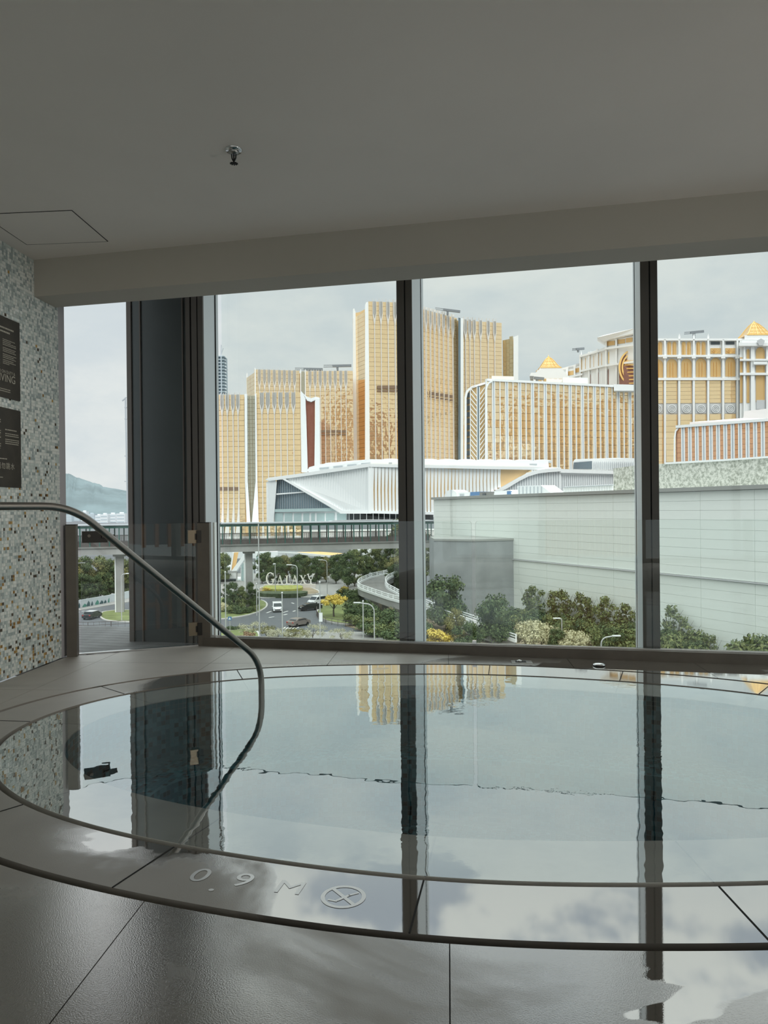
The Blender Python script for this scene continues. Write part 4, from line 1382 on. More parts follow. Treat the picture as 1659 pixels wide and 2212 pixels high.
# unseen hotels added behind the camera to give the gold glass its reflections
def mirrored_hotel(A, B, px0, px1, py, t, nb, wall, pil, wins, label):
    e_ = (B - A).normalized(); n_ = Vector((e_.y, -e_.x, 0))
    if n_.dot(BACK) > 0: n_ = -n_
    def mp(px):
        d_ = ray(px, py); s_ = (A - EYEP).dot(n_) / d_.dot(n_)
        return EYEP + d_ * s_ + (d_ - n_ * 2 * d_.dot(n_)).normalized() * t
    ML, MR = mp(px0), mp(px1); zm = ML.z
    th_ = thing('reflection_hotel', label, 'building', ((ML.x + MR.x) / 2, (ML.y + MR.y) / 2, STREET))
    ml, mr = Vector((ML.x, ML.y, 0)), Vector((MR.x, MR.y, 0))
    em = (mr - ml).normalized(); nm = Vector((-em.y, em.x, 0))
    if nm.y < 0: nm = -nm
    mb = MB(); mb.prism([Vector((p.x, p.y, STREET)) for p in (ml, mr)] + [Vector((p.x, p.y, STREET)) - nm * 30 for p in (mr, ml)], (0, 0, zm - STREET)); mb.build('core', wall, th_)
    wbm = (mr - ml).length / nb; angm = math.atan2(em.y, em.x)
    for k in range(nb + 1):
        q = ml + em * wbm * k + nm * .8
        MB().box((q.x, q.y, (zm + STREET) / 2), (wbm * .26, 1.8, zm - STREET + 3), angm).build('pilaster', pil, th_)
        if k < nb:
            q = ml + em * wbm * (k + .5) + nm * .3
            for f0, f1, mt in wins:
                z0, z1 = lerp(STREET, zm, f0), lerp(STREET, zm, f1)
                MB().box((q.x, q.y, (z0 + z1) / 2), (wbm * .5, .8, z1 - z0), angm).build('window', mt, th_)
    for f in (.41, .68, .83, 1.0):
        q = (ml + mr) / 2 + nm * .7; MB().box((q.x, q.y, lerp(STREET, zm, f)), ((mr - ml).length + 4, 2.2, 3.0), angm).build('cornice', pil, th_)
mirrored_hotel(A4, B4, 1090, 1420, 868, 680, 22, 'copper_wall', 'ornament_gold', ((.0, .40, 'window_maroon'), (.42, .66, 'louvre_brown'), (.70, .80, 'ornament_gold'), (.86, .95, 'window_amber')), 'unseen gold columned hotel added to be mirrored in the long gold block')
mirrored_hotel(plan(799, 450), plan(868, 453), 801, 880, 900, 900, 8, 'window_maroon', 'copper_wall', ((.0, .60, 'dark_glass'), (.70, .95, 'maroon_glass')), 'unseen dark red hotel added to be mirrored in the foot of the tallest gold tower')
mirrored_hotel(plan(660, 440), plan(764, 440), 714, 766, 864, 760, 7, 'orange_panel', 'copper_wall', ((.0, .60, 'copper_wall'), (.70, .95, 'window_amber')), 'unseen orange hotel added to be mirrored in the middle gold tower')
# ------------------------------------------------------------------ ornate white and gold hotel
D5 = 450
b0 = plan(1540, D5)
t5 = thing('ornate_hotel', 'white hotel with gold arched windows and a gold pyramid roof', 'building', (b0.x, b0.y, POD))
def wslab(name, mat, x0, y0, x1, y1, d, th=2.0, t=None):
    return slab_px(t or t5, name, mat, [(x0, y0, d), (x1, y0, d), (x1, y1, d), (x0, y1, d)], th)
def arch_win(t, x0, x1, ytop, ybot, d, mat, th=.4, name='arched_window'):
    r = (x1 - x0) / 2; cx = (x0 + x1) / 2
    pts = [(x0, ybot, d), (x1, ybot, d)] + [(cx + r * math.cos(PI * k / 8), ytop + r - r * math.sin(PI * k / 8), d) for k in range(9)]
    return slab_px(t, name, mat, pts, th)
wslab('main_wall', 'stone_white', 1376, 735, 1610, 1010, D5, 20)
cols5 = [(1409, 1432), (1440.3, 1462.6), (1471.7, 1494), (1503.2, 1525.5), (1534.7, 1557), (1567, 1588.5)]
for k, (x0, x1) in enumerate(cols5):
    dx = 0
    if k < 4:
        for q in (0, 1):
            a = lerp(x0, x1, .04 + .5 * q); b = a + (x1 - x0) * .40
            o = arch_win(t5, a, b, 738, 771, D5 - .4, 'window_amber', .5)
            m0 = (a + b) / 2
            slab_px(o, 'mullion', 'ornament_gold', [(m0 - .5, 742, D5 - .9), (m0 + .5, 742, D5 - .9), (m0 + .5, 771, D5 - .9), (m0 - .5, 771, D5 - .9)], .4)
    else:
        wslab('attic_opening', 'dark_glass', x0 + 1, 738, x1 - 2, 744, D5 - .4, .5)
        o = wslab('fan_panel', 'window_amber', x0, 752, x1, 764, D5 - .4, .5)
        for q in range(7):
            an = PI * (q + .5) / 7; cx = (x0 + x1) / 2
            slab_px(o, 'fan_ray', 'ornament_gold', [(cx - .4, 764, D5 - .8), (cx + .4, 764, D5 - .8), (cx + 10 * math.cos(an) + .4, 764 - 11 * math.sin(an), D5 - .8), (cx + 10 * math.cos(an) - .4, 764 - 11 * math.sin(an), D5 - .8)], .3)
    o = arch_win(t5, x0, x1, 776 - k * .8, 816 - k * .6, D5 - .4, 'window_amber', .5)
    for m0 in (lerp(x0, x1, .36), lerp(x0, x1, .64)):
        slab_px(o, 'mullion', 'ornament_gold', [(m0 - .35, 782, D5 - .9), (m0 + .35, 782, D5 - .9), (m0 + .35, 815, D5 - .9), (m0 - .35, 815, D5 - .9)], .4)
    a, b = plan(x0 - 1, D5 - .5), plan(x1 + 2, D5 - .5)
    glass_strip(t5, a, b, levels(zof(871, D5, 1500), zof(820, D5, 1500), 6), 'gold_glass', 'tall_window')
    o = wslab('ornament_panel', 'stone_grey', x0 - 1, 873, x1 + 1, 893, D5 - .5, .6)
    cx = (x0 + x1) / 2
    for rr_ in (8.5, 5.2, 2.2):
        mb = MB(); n = 16
        for q in range(n):
            a0, a1 = 2 * PI * q / n, 2 * PI * (q + 1) / n
            mb.beam(at(cx + rr_ * math.cos(a0), 883 + rr_ * math.sin(a0), D5 - 1), at(cx + rr_ * math.cos(a1), 883 + rr_ * math.sin(a1), D5 - 1), .35, .35)
        mb.build('rosette_ring', 'stone_white', o)
    glass_strip(t5, plan(x0 - 1, D5 - .5), plan(x1 + 2, D5 - .5), levels(zof(1010, D5, 1500), zof(895, D5, 1500), 9), 'gold_glass', 'lower_window')
for x in (1403, 1436.5, 1467.3, 1498.8, 1530, 1562.3, 1593): 
    wslab('pilaster', 'stone_white', x - 2.3, 772, x + 2.3, 1010, D5 - 2, 2)
    wslab('pilaster_cap', 'stone_white', x - 4.5, 768, x + 4.5, 774, D5 - 3, 3)
    wslab('upper_pilaster', 'stone_white', x - 2, 733, x + 2, 770, D5 - 2, 2)
for y0, y1, dd in ((766.5, 771, 2.6), (816, 821, 2.4), (731, 735.5, 2.0)): wslab('cornice', 'stone_white', 1376, y0, 1612, y1, D5 - dd, 2.6)
for x in (1467.5, 1499, 1530): slab_px(t5, 'finial', 'stone_white', [(x - 1.5, 733, D5 - 1), (x + 1.5, 733, D5 - 1), (x + 2.2, 727, D5 - 1), (x, 720, D5 - 1), (x - 2.2, 727, D5 - 1)], 1)
# end pavilion with the gold pyramid
wslab('pavilion_wall', 'stone_white', 1598, 736, 1720, 1010, D5 - 6, 20)
for x0, x1, y0, y1 in ((1598.5, 1604, 772, 806), (1598.5, 1604, 812, 870), (1613, 1619, 754, 806), (1613, 1619, 812, 870), (1633, 1652, 750, 868), (1665, 1671, 754, 870)):
    if y0 < 760: arch_win(t5, x0, x1, y0, y1, D5 - 6.4, 'window_amber', .5, 'pavilion_window')
    else: wslab('pavilion_window', 'window_amber', x0, y0, x1, y1, D5 - 6.4, .5)
for x in (1608, 1624, 1628, 1657, 1661): wslab('pavilion_pilaster', 'stone_white', x - 2, 748, x + 2, 1010, D5 - 8, 2)
for x0, x1, y0, y1, dd in ((1596, 1730, 740, 747, 10), (1602, 1720, 733, 740, 9), (1608, 1712, 724, 733, 8), (1598, 1730, 775, 779, 9), (1598, 1730, 805, 810, 8.5), (1628, 1657, 781, 787, 9.5)):
    wslab('pavilion_cornice', 'stone_white', x0, y0, x1, y1, D5 - dd, 14)
wslab('ornament_panel', 'stone_grey', 1634, 864, 1652, 884, D5 - 6.6, .5)
slab_px(t5, 'crest', 'stone_grey', [(1635, 736, D5 - 11), (1644, 731, D5 - 11), (1652, 736, D5 - 11), (1648, 746, D5 - 11), (1640, 746, D5 - 11)], 1)
def gold_roof(t, cx, y_top, y_bot, half, d, spire):
    """four-sided gold roof with a flared skirt, ribs and a finial"""
    c = at(cx, y_bot, d) + BACK * (half * d / FPX); s = d / FPX
    H = (y_bot - y_top) * s; R = half * s
    prof = [(1.0, 0), (.84, .10), (.66, .30), (.48, .56), (.27, .82), (.04, 1.0)]
    mb = MB(); vs = []
    for k, z in prof:
        for sx, sy in ((-1, -1), (1, -1), (1, 1), (-1, 1)):
            a = Vector((sx * R * k, sy * R * k, 0)); ca, sa = math.cos(YAW), math.sin(YAW)
            vs.append((c.x + ca * a.x - sa * a.y, c.y + sa * a.x + ca * a.y, c.z + z * H))
    mb.add(vs, [(i * 4 + j, i * 4 + (j + 1) % 4, (i + 1) * 4 + (j + 1) % 4, (i + 1) * 4 + j) for i in range(5) for j in range(4)] + [(3, 2, 1, 0)])
    o = mb.build('gold_roof', 'window_amber', t)
    for j in range(4):
        mb = MB()
        for i in range(5): mb.beam(vs[i * 4 + j], vs[(i + 1) * 4 + j], R * .07, R * .07)
        mb.build('roof_rib', 'ornament_gold', o)
    for i in range(5):
        for f_ in (.2, .4, .6, .8):
            p = Vector(vs[i * 4]).lerp(Vector(vs[i * 4 + 1]), f_); q = Vector(vs[(i + 1) * 4]).lerp(Vector(vs[(i + 1) * 4 + 1]), .5 + (f_ - .5) * .8)
            MB().beam(p, q, R * .05, R * .06).build('roof_tracery', 'ornament_gold', o)
    for i in range(4):
        MB().beam(vs[i * 4], vs[i * 4 + 1], R * .05, R * .07).build('roof_band', 'ornament_gold', o)
    MB().lathe([(R * .06, 0), (R * .10, H * .04), (R * .03, H * .1), (.0, spire * s)], (c.x, c.y, c.z + H * .98), 10).build('finial', 'ornament_gold', o)
gold_roof(t5, 1643, 690, 723, 29, D5 - 8, 6)
# wing that recedes behind the long gold block: portal, arcade and corner pagoda
t6 = thing('ornate_hotel', 'receding hotel wing with a great round portal window and small gold pagoda', 'building', tuple(plan(1300, 470)) [:2] + (POD,))
def q6(name, mat, pts, th=1.0): return slab_px(t6, name, mat, pts, th)
DA, DB = 520, 455
d6 = lambda x: lerp(DA, DB, (x - 1190) / 180)
def sk(name, mat, x0, x1, ya0, ya1, yb0, yb1, off=0.0, th=1.0):
    """slanting panel: top edge ya0->ya1, bottom edge yb0->yb1"""
    return q6(name, mat, [(x0, ya0, d6(x0) - off), (x1, ya1, d6(x1) - off), (x1, yb1, d6(x1) - off), (x0, yb0, d6(x0) - off)], th)
sk('wing_wall', 'stone_white', 1190, 1262, 802, 782, 850, 850, 0, 12)
sk('wing_wall', 'stone_white', 1254, 1312, 768, 748, 850, 850, 1, 12)
sk('portal_wall', 'stone_white', 1308, 1376, 736, 724, 850, 850, 4, 14)
q6('eave', 'stone_white', [(1290, 729, d6(1300) - 7), (1304, 724, d6(1304) - 7), (1376, 708, d6(1376) - 8), (1376, 718, d6(1376) - 8), (1320, 732, d6(1320) - 8), (1305, 738, d6(1305) - 8)], 12)
for k, (x0, x1) in enumerate(((1194, 1205), (1211, 1223), (1227, 1239), (1243, 1252))):
    yt = lerp(813, 794, k / 3); sk('gold_panel', 'window_amber', x0, x1, yt + 2, yt, yt + 11, yt + 9, .6, .6)
    sk('attic_bay', 'stone_grey', x0 + 1, x1 - 1, yt - 8, yt - 9, yt - 4, yt - 5, .6, .6)
for k, (x0, x1) in enumerate(((1256, 1262), (1264, 1270), (1274, 1280), (1282, 1288), (1292, 1297), (1299, 1304))):
    yt = lerp(775, 762, k / 5); o = arch_win(t6, x0, x1, yt, yt + 31 - k * .6, d6(x0) - 1.6, 'window_amber', .5)
for x0, x1, yt in ((1275, 1286, 805), (1292, 1305, 800), (1313, 1327, 794)):
    o = arch_win(t6, x0, x1, yt, 845, d6(x0) - (1.6 if x0 < 1308 else 4.8), 'window_maroon', .5)
    m0 = (x0 + x1) / 2
    slab_px(o, 'mullion', 'stone_white', [(m0 - .5, yt + 2, d6(x0) - 5.2), (m0 + .5, yt + 2, d6(x0) - 5.2), (m0 + .5, 845, d6(x0) - 5.2), (m0 - .5, 845, d6(x0) - 5.2)], .3)
for x0, x1, yt in ((1314, 1326, 757),): arch_win(t6, x0, x1, yt, 785, d6(x0) - 4.8, 'ornament_gold', .5)
for x0, x1, yt in ((1310, 1328, 736), (1334, 1350, 732), (1352, 1366, 729)): sk('gold_panel', 'window_amber', x0, x1, yt + 2, yt, yt + 11, yt + 9, 4.7, .6)
cxp, cyp = 1365, 794
q6('portal_glazing', 'window_maroon', [(1338, 846, d6(1350) - 5)] + [(cxp + 28 * math.cos(a), cyp + 38 * math.sin(a), d6(1350) - 5) for a in [PI + PI / 2 * k / 8 for k in range(9)]] + [(1392, 756, d6(1380) - 5), (1392, 846, d6(1380) - 5)], .6)
for rr_ in (27, 21, 15, 9):
    mb = MB()
    for k in range(14):
        a0, a1 = PI * .5 + PI * k / 14, PI * .5 + PI * (k + 1) / 14
        mb.beam(at(cxp + rr_ * math.cos(a0), cyp - rr_ * 1.35 * math.sin(a0), d6(1350) - 6), at(cxp + rr_ * math.cos(a1), cyp - rr_ * 1.35 * math.sin(a1), d6(1350) - 6), .9, .9)
    mb.build('portal_ring', 'ornament_gold', t6)
for k in range(8): sk('portal_bar', 'ornament_gold', 1338, 1372, 780 + 8 * k, 778 + 8 * k, 782.4 + 8 * k, 780.4 + 8 * k, 6, .6)
for x, ya in ((1207.5, 800), (1225, 796), (1241, 790), (1253, 766), (1272, 760), (1290, 754), (1309, 735), (1331, 732)):
    sk('pilaster', 'stone_white', x - 1.8, x + 1.8, ya, ya - .8, 848, 848, 2.5 if x < 1300 else 6, 1.5)
for x0, x1, ya, yb in ((1190, 1258, 822, 806), (1252, 1312, 800, 786), (1252, 1312, 768, 751), (1306, 1376, 788, 778), (1306, 1376, 751, 742)):
    sk('cornice', 'stone_white', x0, x1, ya, yb, ya + 4, yb + 4, 3 if x1 < 1320 else 7, 2)
for x in (1256, 1276): q6('finial', 'stone_white', [(x - 1, 766, d6(x)), (x + 1, 766, d6(x)), (x + .3, 758, d6(x)), (x - .3, 758, d6(x))], .6)
dpg = 500
for x0, x1, y0, y1 in ((1150, 1232, 812, 840), (1144, 1226, 805, 812), (1158, 1220, 799, 805), (1164, 1215, 793, 799)):
    q6('pagoda_tier', 'stone_white', [(x0, y1, dpg), (x0 + 3, y0, dpg), (x1 - 3, y0, dpg), (x1, y1, dpg)], (x1 - x0) * dpg / FPX * .8)
for k in range(5): q6('pagoda_window', 'window_amber', [(1163 + 11 * k, 818, dpg - .5), (1170 + 11 * k, 818, dpg - .5), (1170 + 11 * k, 838, dpg - .5), (1163 + 11 * k, 838, dpg - .5)], .5)
gold_roof(t6, 1190, 767, 794, 23, dpg, 7)
cradle(1249, 754, 26, 500, .08, 'small maintenance crane on the roof of the receding hotel wing', 760)
cradle(1160, 817, 30, 398, -.1, 'dark maintenance crane beside the small gold pagoda', 824)
cradle(1499, 718, 42, 452, .10, 'slim maintenance crane above the gold arched windows', 732)

# ------------------------------------------------------------------ copper glass block
D7 = 300
b0 = plan(1560, D7)
t7 = thing('copper_block', 'low copper glass block with paired white fins', 'building', (b0.x, b0.y, POD))
A7, B7 = plan(1462, D7), plan(1700, D7 - 25)
e7 = (B7 - A7).normalized(); an7 = math.atan2(e7.y, e7.x)
zt7, zb7 = zof(925, D7, 1462), zof(1000, D7, 1462)
NB7 = 15
for i in range(NB7):
    a, b = A7.lerp(B7, i / NB7), A7.lerp(B7, (i + 1) / NB7)
    glass_strip(t7, a, b, levels(zb7, zt7, 7), 'copper_glass', jitter=.008)
    for s, mt, w in ((-.6, 'pale_metal', .45), (.6, 'pale_metal', .45)):
        q = b + e7 * s * .75; MB().box((q.x, q.y, (zt7 + zb7) / 2), (w, 1.2, zt7 - zb7), an7).build('white_fin', mt, t7)
    MB().box((b.x, b.y, (zt7 + zb7) / 2), (.6, .8, zt7 - zb7), an7).build('fin_gap', 'grey_metal', t7)
mb = MB(); mb.prism([Vector((p.x, p.y, zb7)) + BACK * .6 for p in (A7, B7)] + [Vector((p.x * 1.1, p.y * 1.1, zb7)) for p in (B7, A7)], (0, 0, zt7 - zb7)); mb.build('core', 'maroon_glass', t7)
mb = MB(); mb.beam((A7.x, A7.y, zt7 + .5), (B7.x, B7.y, zt7 + .5), 2, 1.0); mb.build('roof_edge', 'white_metal', t7)
slab_px(t7, 'corner_frame', 'white_metal', [(1455, 1000, D7 - 1), (1455.5, 945, D7 - 1), (1458, 930, D7 - 1), (1464, 923, D7 - 1), (1467, 925, D7 - 1), (1461, 932, D7 - 1), (1459, 946, D7 - 1), (1458.5, 1000, D7 - 1)], 3)
slab_px(t7, 'parapet', 'white_metal', [(1490, 912, 315), (1605, 903, 312), (1608, 888, 312), (1720, 876, 308), (1720, 905, 308), (1490, 922, 315)], 3)

# ------------------------------------------------------------------ white swooping pavilion
DP = 290
b0 = plan(800, DP)
t8 = thing('ribbed_pavilion', 'sweeping white ribbed pavilion with a pointed glazed end', 'building', (b0.x, b0.y, POD))
dl = lambda x: lerp(325, DP, (x - 573) / 227)
dr = lambda x: lerp(DP, 335, (x - 800) / 400)
dd8 = lambda x: dl(x) if x < 800 else dr(x)
def q8(name, mat, pts, th=1.0, off=0.0): return slab_px(t8, name, mat, [(x, y, dd8(x) - off) for x, y in pts], th)
q8('facet_wall', 'white_metal', [(611, 1035), (700, 1020), (800, 1005), (800, 1106), (737, 1106)], 8)
for k in range(34):
    x = 617 + k * 5.4
    yt = float(np.interp(x, [611, 700, 800], [1035, 1020, 1005])); yb = float(np.interp(x, [611, 737, 800], [1036, 1106, 1106]))
    if yb - yt > 4: q8('facade_rib', 'pale_metal', [(x - .7, yt), (x + .7, yt), (x + .7, yb), (x - .7, yb)], .8, .5)
for pts in ([(606, 1033), (614, 1033), (740, 1103), (740, 1109), (734, 1108)], [(734, 1104), (802, 1104), (802, 1109.5), (734, 1109.5)], [(795.5, 1003), (803, 1003), (803, 1109), (795.5, 1109)],
            [(573, 1036), (580, 1032), (640, 1024), (800, 1000), (800, 1008), (640, 1031), (582, 1039)]):
    q8('edge_frame', 'white_metal', pts, 3, 1.5)
# wavy upper roof
q8('upper_roof', 'white_metal', [(664, 1016), (668, 1009), (690, 1003), (740, 997), (800, 992), (800, 1004), (740, 1013), (668, 1022)], 20, -3)
q8('upper_roof', 'white_metal', [(800, 992), (1184, 995), (1186, 1010), (800, 1005)], 20, -3)
for k in range(12):
    x = 700 + k * 41
    y = float(np.interp(x, [664, 800, 1184], [1004, 992.5, 995]))
    q8('roof_scallop', 'white_metal', [(x, y + 1)] + [(x + 20.5 - 20.5 * math.cos(PI * j / 6), y + 1 - 3.2 * math.sin(PI * j / 6)) for j in range(1, 6)] + [(x + 41, y + 1)], 16, -3)
for k in range(16):
    x = 690 + k * 30
    if abs(x - 800) < 14: continue
    y = float(np.interp(x, [664, 800, 1184], [1013, 998.5, 1002]))
    q8('clerestory', 'grey_metal', [(x, y), (x + 20, y - (1.6 if x < 790 else -.1)), (x + 20, y + 3.2 - (1.6 if x < 790 else 0)), (x, y + 3.2)], .6, -2.4)
q8('roof_fascia', 'white_metal', [(800, 1002), (1211, 1010), (1211, 1016), (800, 1008.5)], 3, 1.5)
# bulging ribbed wall with gold between the ribs
q8('gold_backing', 'gold_fill', [(802, 1009), (1150, 1014), (1062, 1064), (1062, 1090), (936, 1110), (802, 1106)], 6)
for k in range(37):
    x = 805 + k * 7.6
    yb = 1107 if x < 936 else float(np.interp(x, [936, 1062, 1090], [1110, 1064, 1046]))
    w = 2.9 if x < 980 else 3.4
    bul = 1.0
    pts = [(x - 3.4, 1009 + (x - 802) * .012), (x + 3.4, 1009 + (x - 802) * .012), (x + w - 1.3, lerp(1009, yb, .5)), (x + w, yb), (x - w, yb), (x - w - .2, lerp(1009, yb, .5))]
    q8('bulging_rib', 'white_metal', pts, 1.4, 1.2)
q8('wall_base', 'white_metal', [(802, 1103), (940, 1106), (940, 1112), (802, 1109)], 3, 1.6)
# swooping arm and the ribbed screen below it
q8('swoop_arm', 'white_metal', [(1060, 1064), (1090, 1050), (1120, 1032), (1140, 1021), (1160, 1015.5), (1185, 1012), (1212, 1010), (1212, 1018), (1186, 1020), (1162, 1023), (1142, 1029), (1122, 1039), (1094, 1056), (1070, 1066)], 6, 3)
q8('swoop_screen', 'pale_metal', [(1070, 1066), (1094, 1056), (1122, 1039), (1142, 1029), (1162, 1023), (1212, 1018), (1212, 1075), (1060, 1075)], 5, 1)
for k in range(24):
    x = 1085 + k * 5.3
    yt = float(np.interp(x, [1070, 1094, 1122, 1142, 1162, 1212], [1066, 1056, 1039, 1029, 1023, 1018]))
    q8('screen_rib', 'grey_metal', [(x - .45, yt), (x + .45, yt), (x + .45, 1076), (x - .45, 1076)], .5, 1.4)
q8('link_wall', 'pale_metal', [(1212, 1016), (1330, 1020), (1330, 1062), (1212, 1062)], 5, 0)
q8('link_fascia', 'white_metal', [(1208, 1013), (1335, 1017), (1335, 1024), (1208, 1021)], 5, 2)
for k in range(26): q8('screen_rib', 'grey_metal', [(1215 + 4.5 * k - .3, 1026), (1215 + 4.5 * k + .3, 1026), (1215 + 4.5 * k + .3, 1060), (1215 + 4.5 * k - .3, 1060)], .4, .5)
q8('skylight', 'white_metal', [(1237, 1014), (1238, 997), (1242, 992), (1330, 989), (1372, 990), (1372, 1016)], 8, -8)
q8('skylight_glazing', 'slate_glass', [(1239, 1013), (1240, 999), (1279, 996), (1279, 1013)], .6, -7)
for k in range(20): q8('skylight_rib', 'grey_metal', [(1284 + 4.4 * k - .4, 997), (1284 + 4.4 * k + .4, 997), (1284 + 4.4 * k + .4, 1014), (1284 + 4.4 * k - .4, 1014)], .5, -7)
# pointed glazed end
q8('end_glazing', 'slate_glass', [(598, 1037), (611, 1036), (737, 1107), (737, 1112), (592, 1129), (594, 1080)], 1.0, -1.5)
q8('end_transom', 'white_metal', [(597, 1066), (660, 1061.5), (660, 1064), (597, 1069)], .8, .2)
q8('end_transom', 'teal_glass', [(593, 1100), (726, 1097), (735, 1104), (593, 1106)], .8, .2)
for k in range(20):
    x = 601 + k * 5
    yb = 1101; yt = float(np.interp(x, [598, 611, 730], [1037, 1037, 1103]))
    if yb - yt > 6: q8('glazing_bar', 'grey_metal', [(x - .35, yt), (x + .35, yt), (x + .35, yb), (x - .35, yb)], .4, -1)
for k, (x0, x1) in enumerate(((594, 611), (615, 631), (635, 651), (655, 668), (672, 680), (684, 701), (704, 722), (728, 748))):
    q8('lower_pane', 'teal_glass', [(x0, 1109), (x1, 1108), (x1, 1127), (x0, 1127)], .5, -.6)
q8('lower_wall', 'pale_metal', [(592, 1104), (750, 1104), (750, 1132), (592, 1132)], 4, -1.2)
q8('lower_storey', 'dark_glass', [(750, 1108), (866, 1108), (936, 1110), (936, 1130), (750, 1132)], 4, -1)
for x in (754, 764, 778, 792, 806, 818, 830, 842, 855): q8('storey_bar', 'pale_metal', [(x - .5, 1109), (x + .5, 1109), (x + .5, 1128), (x - .5, 1128)], .4, -.6)
q8('white_leg', 'white_metal', [(575, 1042), (582, 1038), (594, 1037), (598, 1041), (591, 1132), (576, 1132)], 3, .5)
for k in range(5): q8('leg_rib', 'pale_metal', [(579 + 3.6 * k, 1044), (580 + 3.6 * k, 1044), (578.6 + 3 * k, 1130), (577.6 + 3 * k, 1130)], .4, .8)
q8('entrance_canopy', 'white_metal', [(684, 1129), (720, 1124.5), (800, 1122.5), (866, 1122.5), (866, 1128), (690, 1131)], 8, 6)
mb = MB()
f = [plan(300, 330), plan(1400, 330)]
mb.prism([Vector((p.x, p.y, STREET)) for p in f] + [Vector((p.x, p.y, STREET)) + BACK * 160 for p in f[::-1]], (0, 0, zof(1164, 330, 800) - STREET))
tag(mb.build('resort_podium', 'pale_metal'), 'broad concrete podium that the gold towers and pavilion stand on', 'podium')

# ------------------------------------------------------------------ long white panelled wall
vd = Vector((ray(83, 1106).x, ray(83, 1106).y, 0))
A9 = at(937, 1100, 165); A9.z = 0
def wp(t): return A9 - vd * t
e9 = (-vd).normalized(); an9 = math.atan2(e9.y, e9.x); n9 = Vector((e9.y, -e9.x, 0))
if n9.dot(BACK) > 0: n9 = -n9
k9 = vd.length
top9 = 3.62
t9 = thing('panelled_hall', 'long white windowless hall clad in broad horizontal panels', 'building', tuple(wp(40)[:2]) + (STREET,))
Lw = 100 * k9
mb = MB(); c = [wp(0), wp(100)]
mb.prism([Vector((p.x, p.y, STREET)) - n9 * .35 for p in c] + [Vector((p.x, p.y, STREET)) - n9 * 45 for p in c[::-1]], (0, 0, top9 - STREET - .3)); mb.build('core', 'panel_joint', t9)
zj = -7.85
zl = levels(STREET, zj - .12, 9) 
zu = levels(zj + .12, top9 - .4, 9)
pl = 7.47
for zs in (zl, zu):
    ph9 = zs[1] - zs[0]
    mb = MB(); mb.box((0, .15, 0), (pl * k9 - .035, .3, ph9 - .022)); me = mb.mesh('wall_panel', 'white_wall_panel')
    for j in range(9):
        for i in range(13):
            t_ = -.8 + pl * i + pl / 2
            if i == 0: t_ = max(t_, pl / 2)
            c = wp(t_) - n9 * 0.0
            inst(me, 'wall_panel', (c.x, c.y, (zs[j] + zs[j + 1]) / 2), t9, (0, 0, an9))
c0_, c1_ = wp(-.2), wp(100)
MB().beam((c0_.x, c0_.y, top9 - .1), (c1_.x, c1_.y, top9 - .1), 1.0, .5).build('roof_coping', 'roof_cap', t9)
MB().beam((c0_.x, c0_.y, zj), (c1_.x, c1_.y, zj), .4, .16).build('dark_joint', 'stone_grey', t9)  # wide grey joint strip between the upper and lower panels
# mottled parapet wall set back on the roof
def w_at(px, off):
    """plan point at pixel column px on the wall line moved back by off"""
    d = ray(px, 1100); o_ = A9 - n9 * off
    # solve d*s = o_ - vd*t
    det = d.x * vd.y - d.y * vd.x
    s = (o_.x * vd.y - o_.y * vd.x) / det
    return Vector((d.x * s, d.y * s, 0)), s
def set_back(name, mat, pts, off, th, parent):
    q = []
    for px, py in pts:
        p, s = w_at(px, off); q.append(at(px, py, s) if True else p)
    mb = MB(); mb.prism(q, -n9 * th); return mb.build(name, mat, parent)
tm = thing('mottled_parapet', 'rough mottled grey-white parapet wall on the roof of the panelled hall', 'wall', tuple(w_at(1450, 6)[0][:2]) + (top9 - .4,))
set_back('wall_face', 'mottled_wall', [(1325, 1012), (1370, 1006), (1440, 1001), (1560, 994), (1720, 983), (1720, 1048), (1440, 1057), (1325, 1062)], 6, 2.0, tm)
set_back('wall_cap', 'white_metal', [(1436, 999), (1560, 992), (1720, 981), (1720, 985), (1560, 996), (1436, 1003)], 5.8, 2.4, tm)
roofk = thing('roof_railing', 'short white louvred screen on the roof edge of the panelled hall', 'screen', tuple(w_at(1270, 3)[0][:2]) + (top9,))
for k in range(19):
    x = 1217 + 5.6 * k; y = 1055 - .03 * (x - 1217)
    set_back('louvre_blade', 'white_metal', [(x, y - 4 - .02 * (x - 1217)), (x + 4.2, y - 4 - .02 * (x - 1217)), (x + 4.2, y + 10), (x, y + 10)], 3, .3, roofk)
set_back('top_rail', 'grey_metal', [(1216, 1052), (1324, 1047), (1324, 1048.6), (1216, 1053.6)], 2.8, .3, roofk)
def roof_unit(name, label, cat, body, mat, extra=()):
    p, s = w_at(sum(q[0] for q in body) / len(body), 4)
    t = thing(name, label, cat, (p.x, p.y, top9))
    set_back('casing', mat, body, 4, 3.0, t)
    for nm, mt, pts in extra: set_back(nm, mt, pts, 3.8, .4, t)
dome = [(960 + 0, 1082)] + [(974 - 14 * math.cos(PI * k / 8), 1072 - 14 * math.sin(PI * k / 8)) for k in range(9)] + [(990, 1082)]
roof_unit('satellite_dome', 'white rounded dome on the hall roof beside the blue tarpaulin', 'dome', dome, 'white_metal', [('seam', 'grey_metal', [(973.5, 1058), (974.5, 1058), (974.5, 1080), (973.5, 1080)])])
roof_unit('roof_unit', 'small white plant unit on the hall roof next to the dome', 'plant unit', [(990, 1080), (990, 1064), (1014, 1063), (1014, 1078)], 'white_metal', [('grille', 'grey_metal', [(993, 1075), (993, 1067), (1001, 1067), (1001, 1075)])])
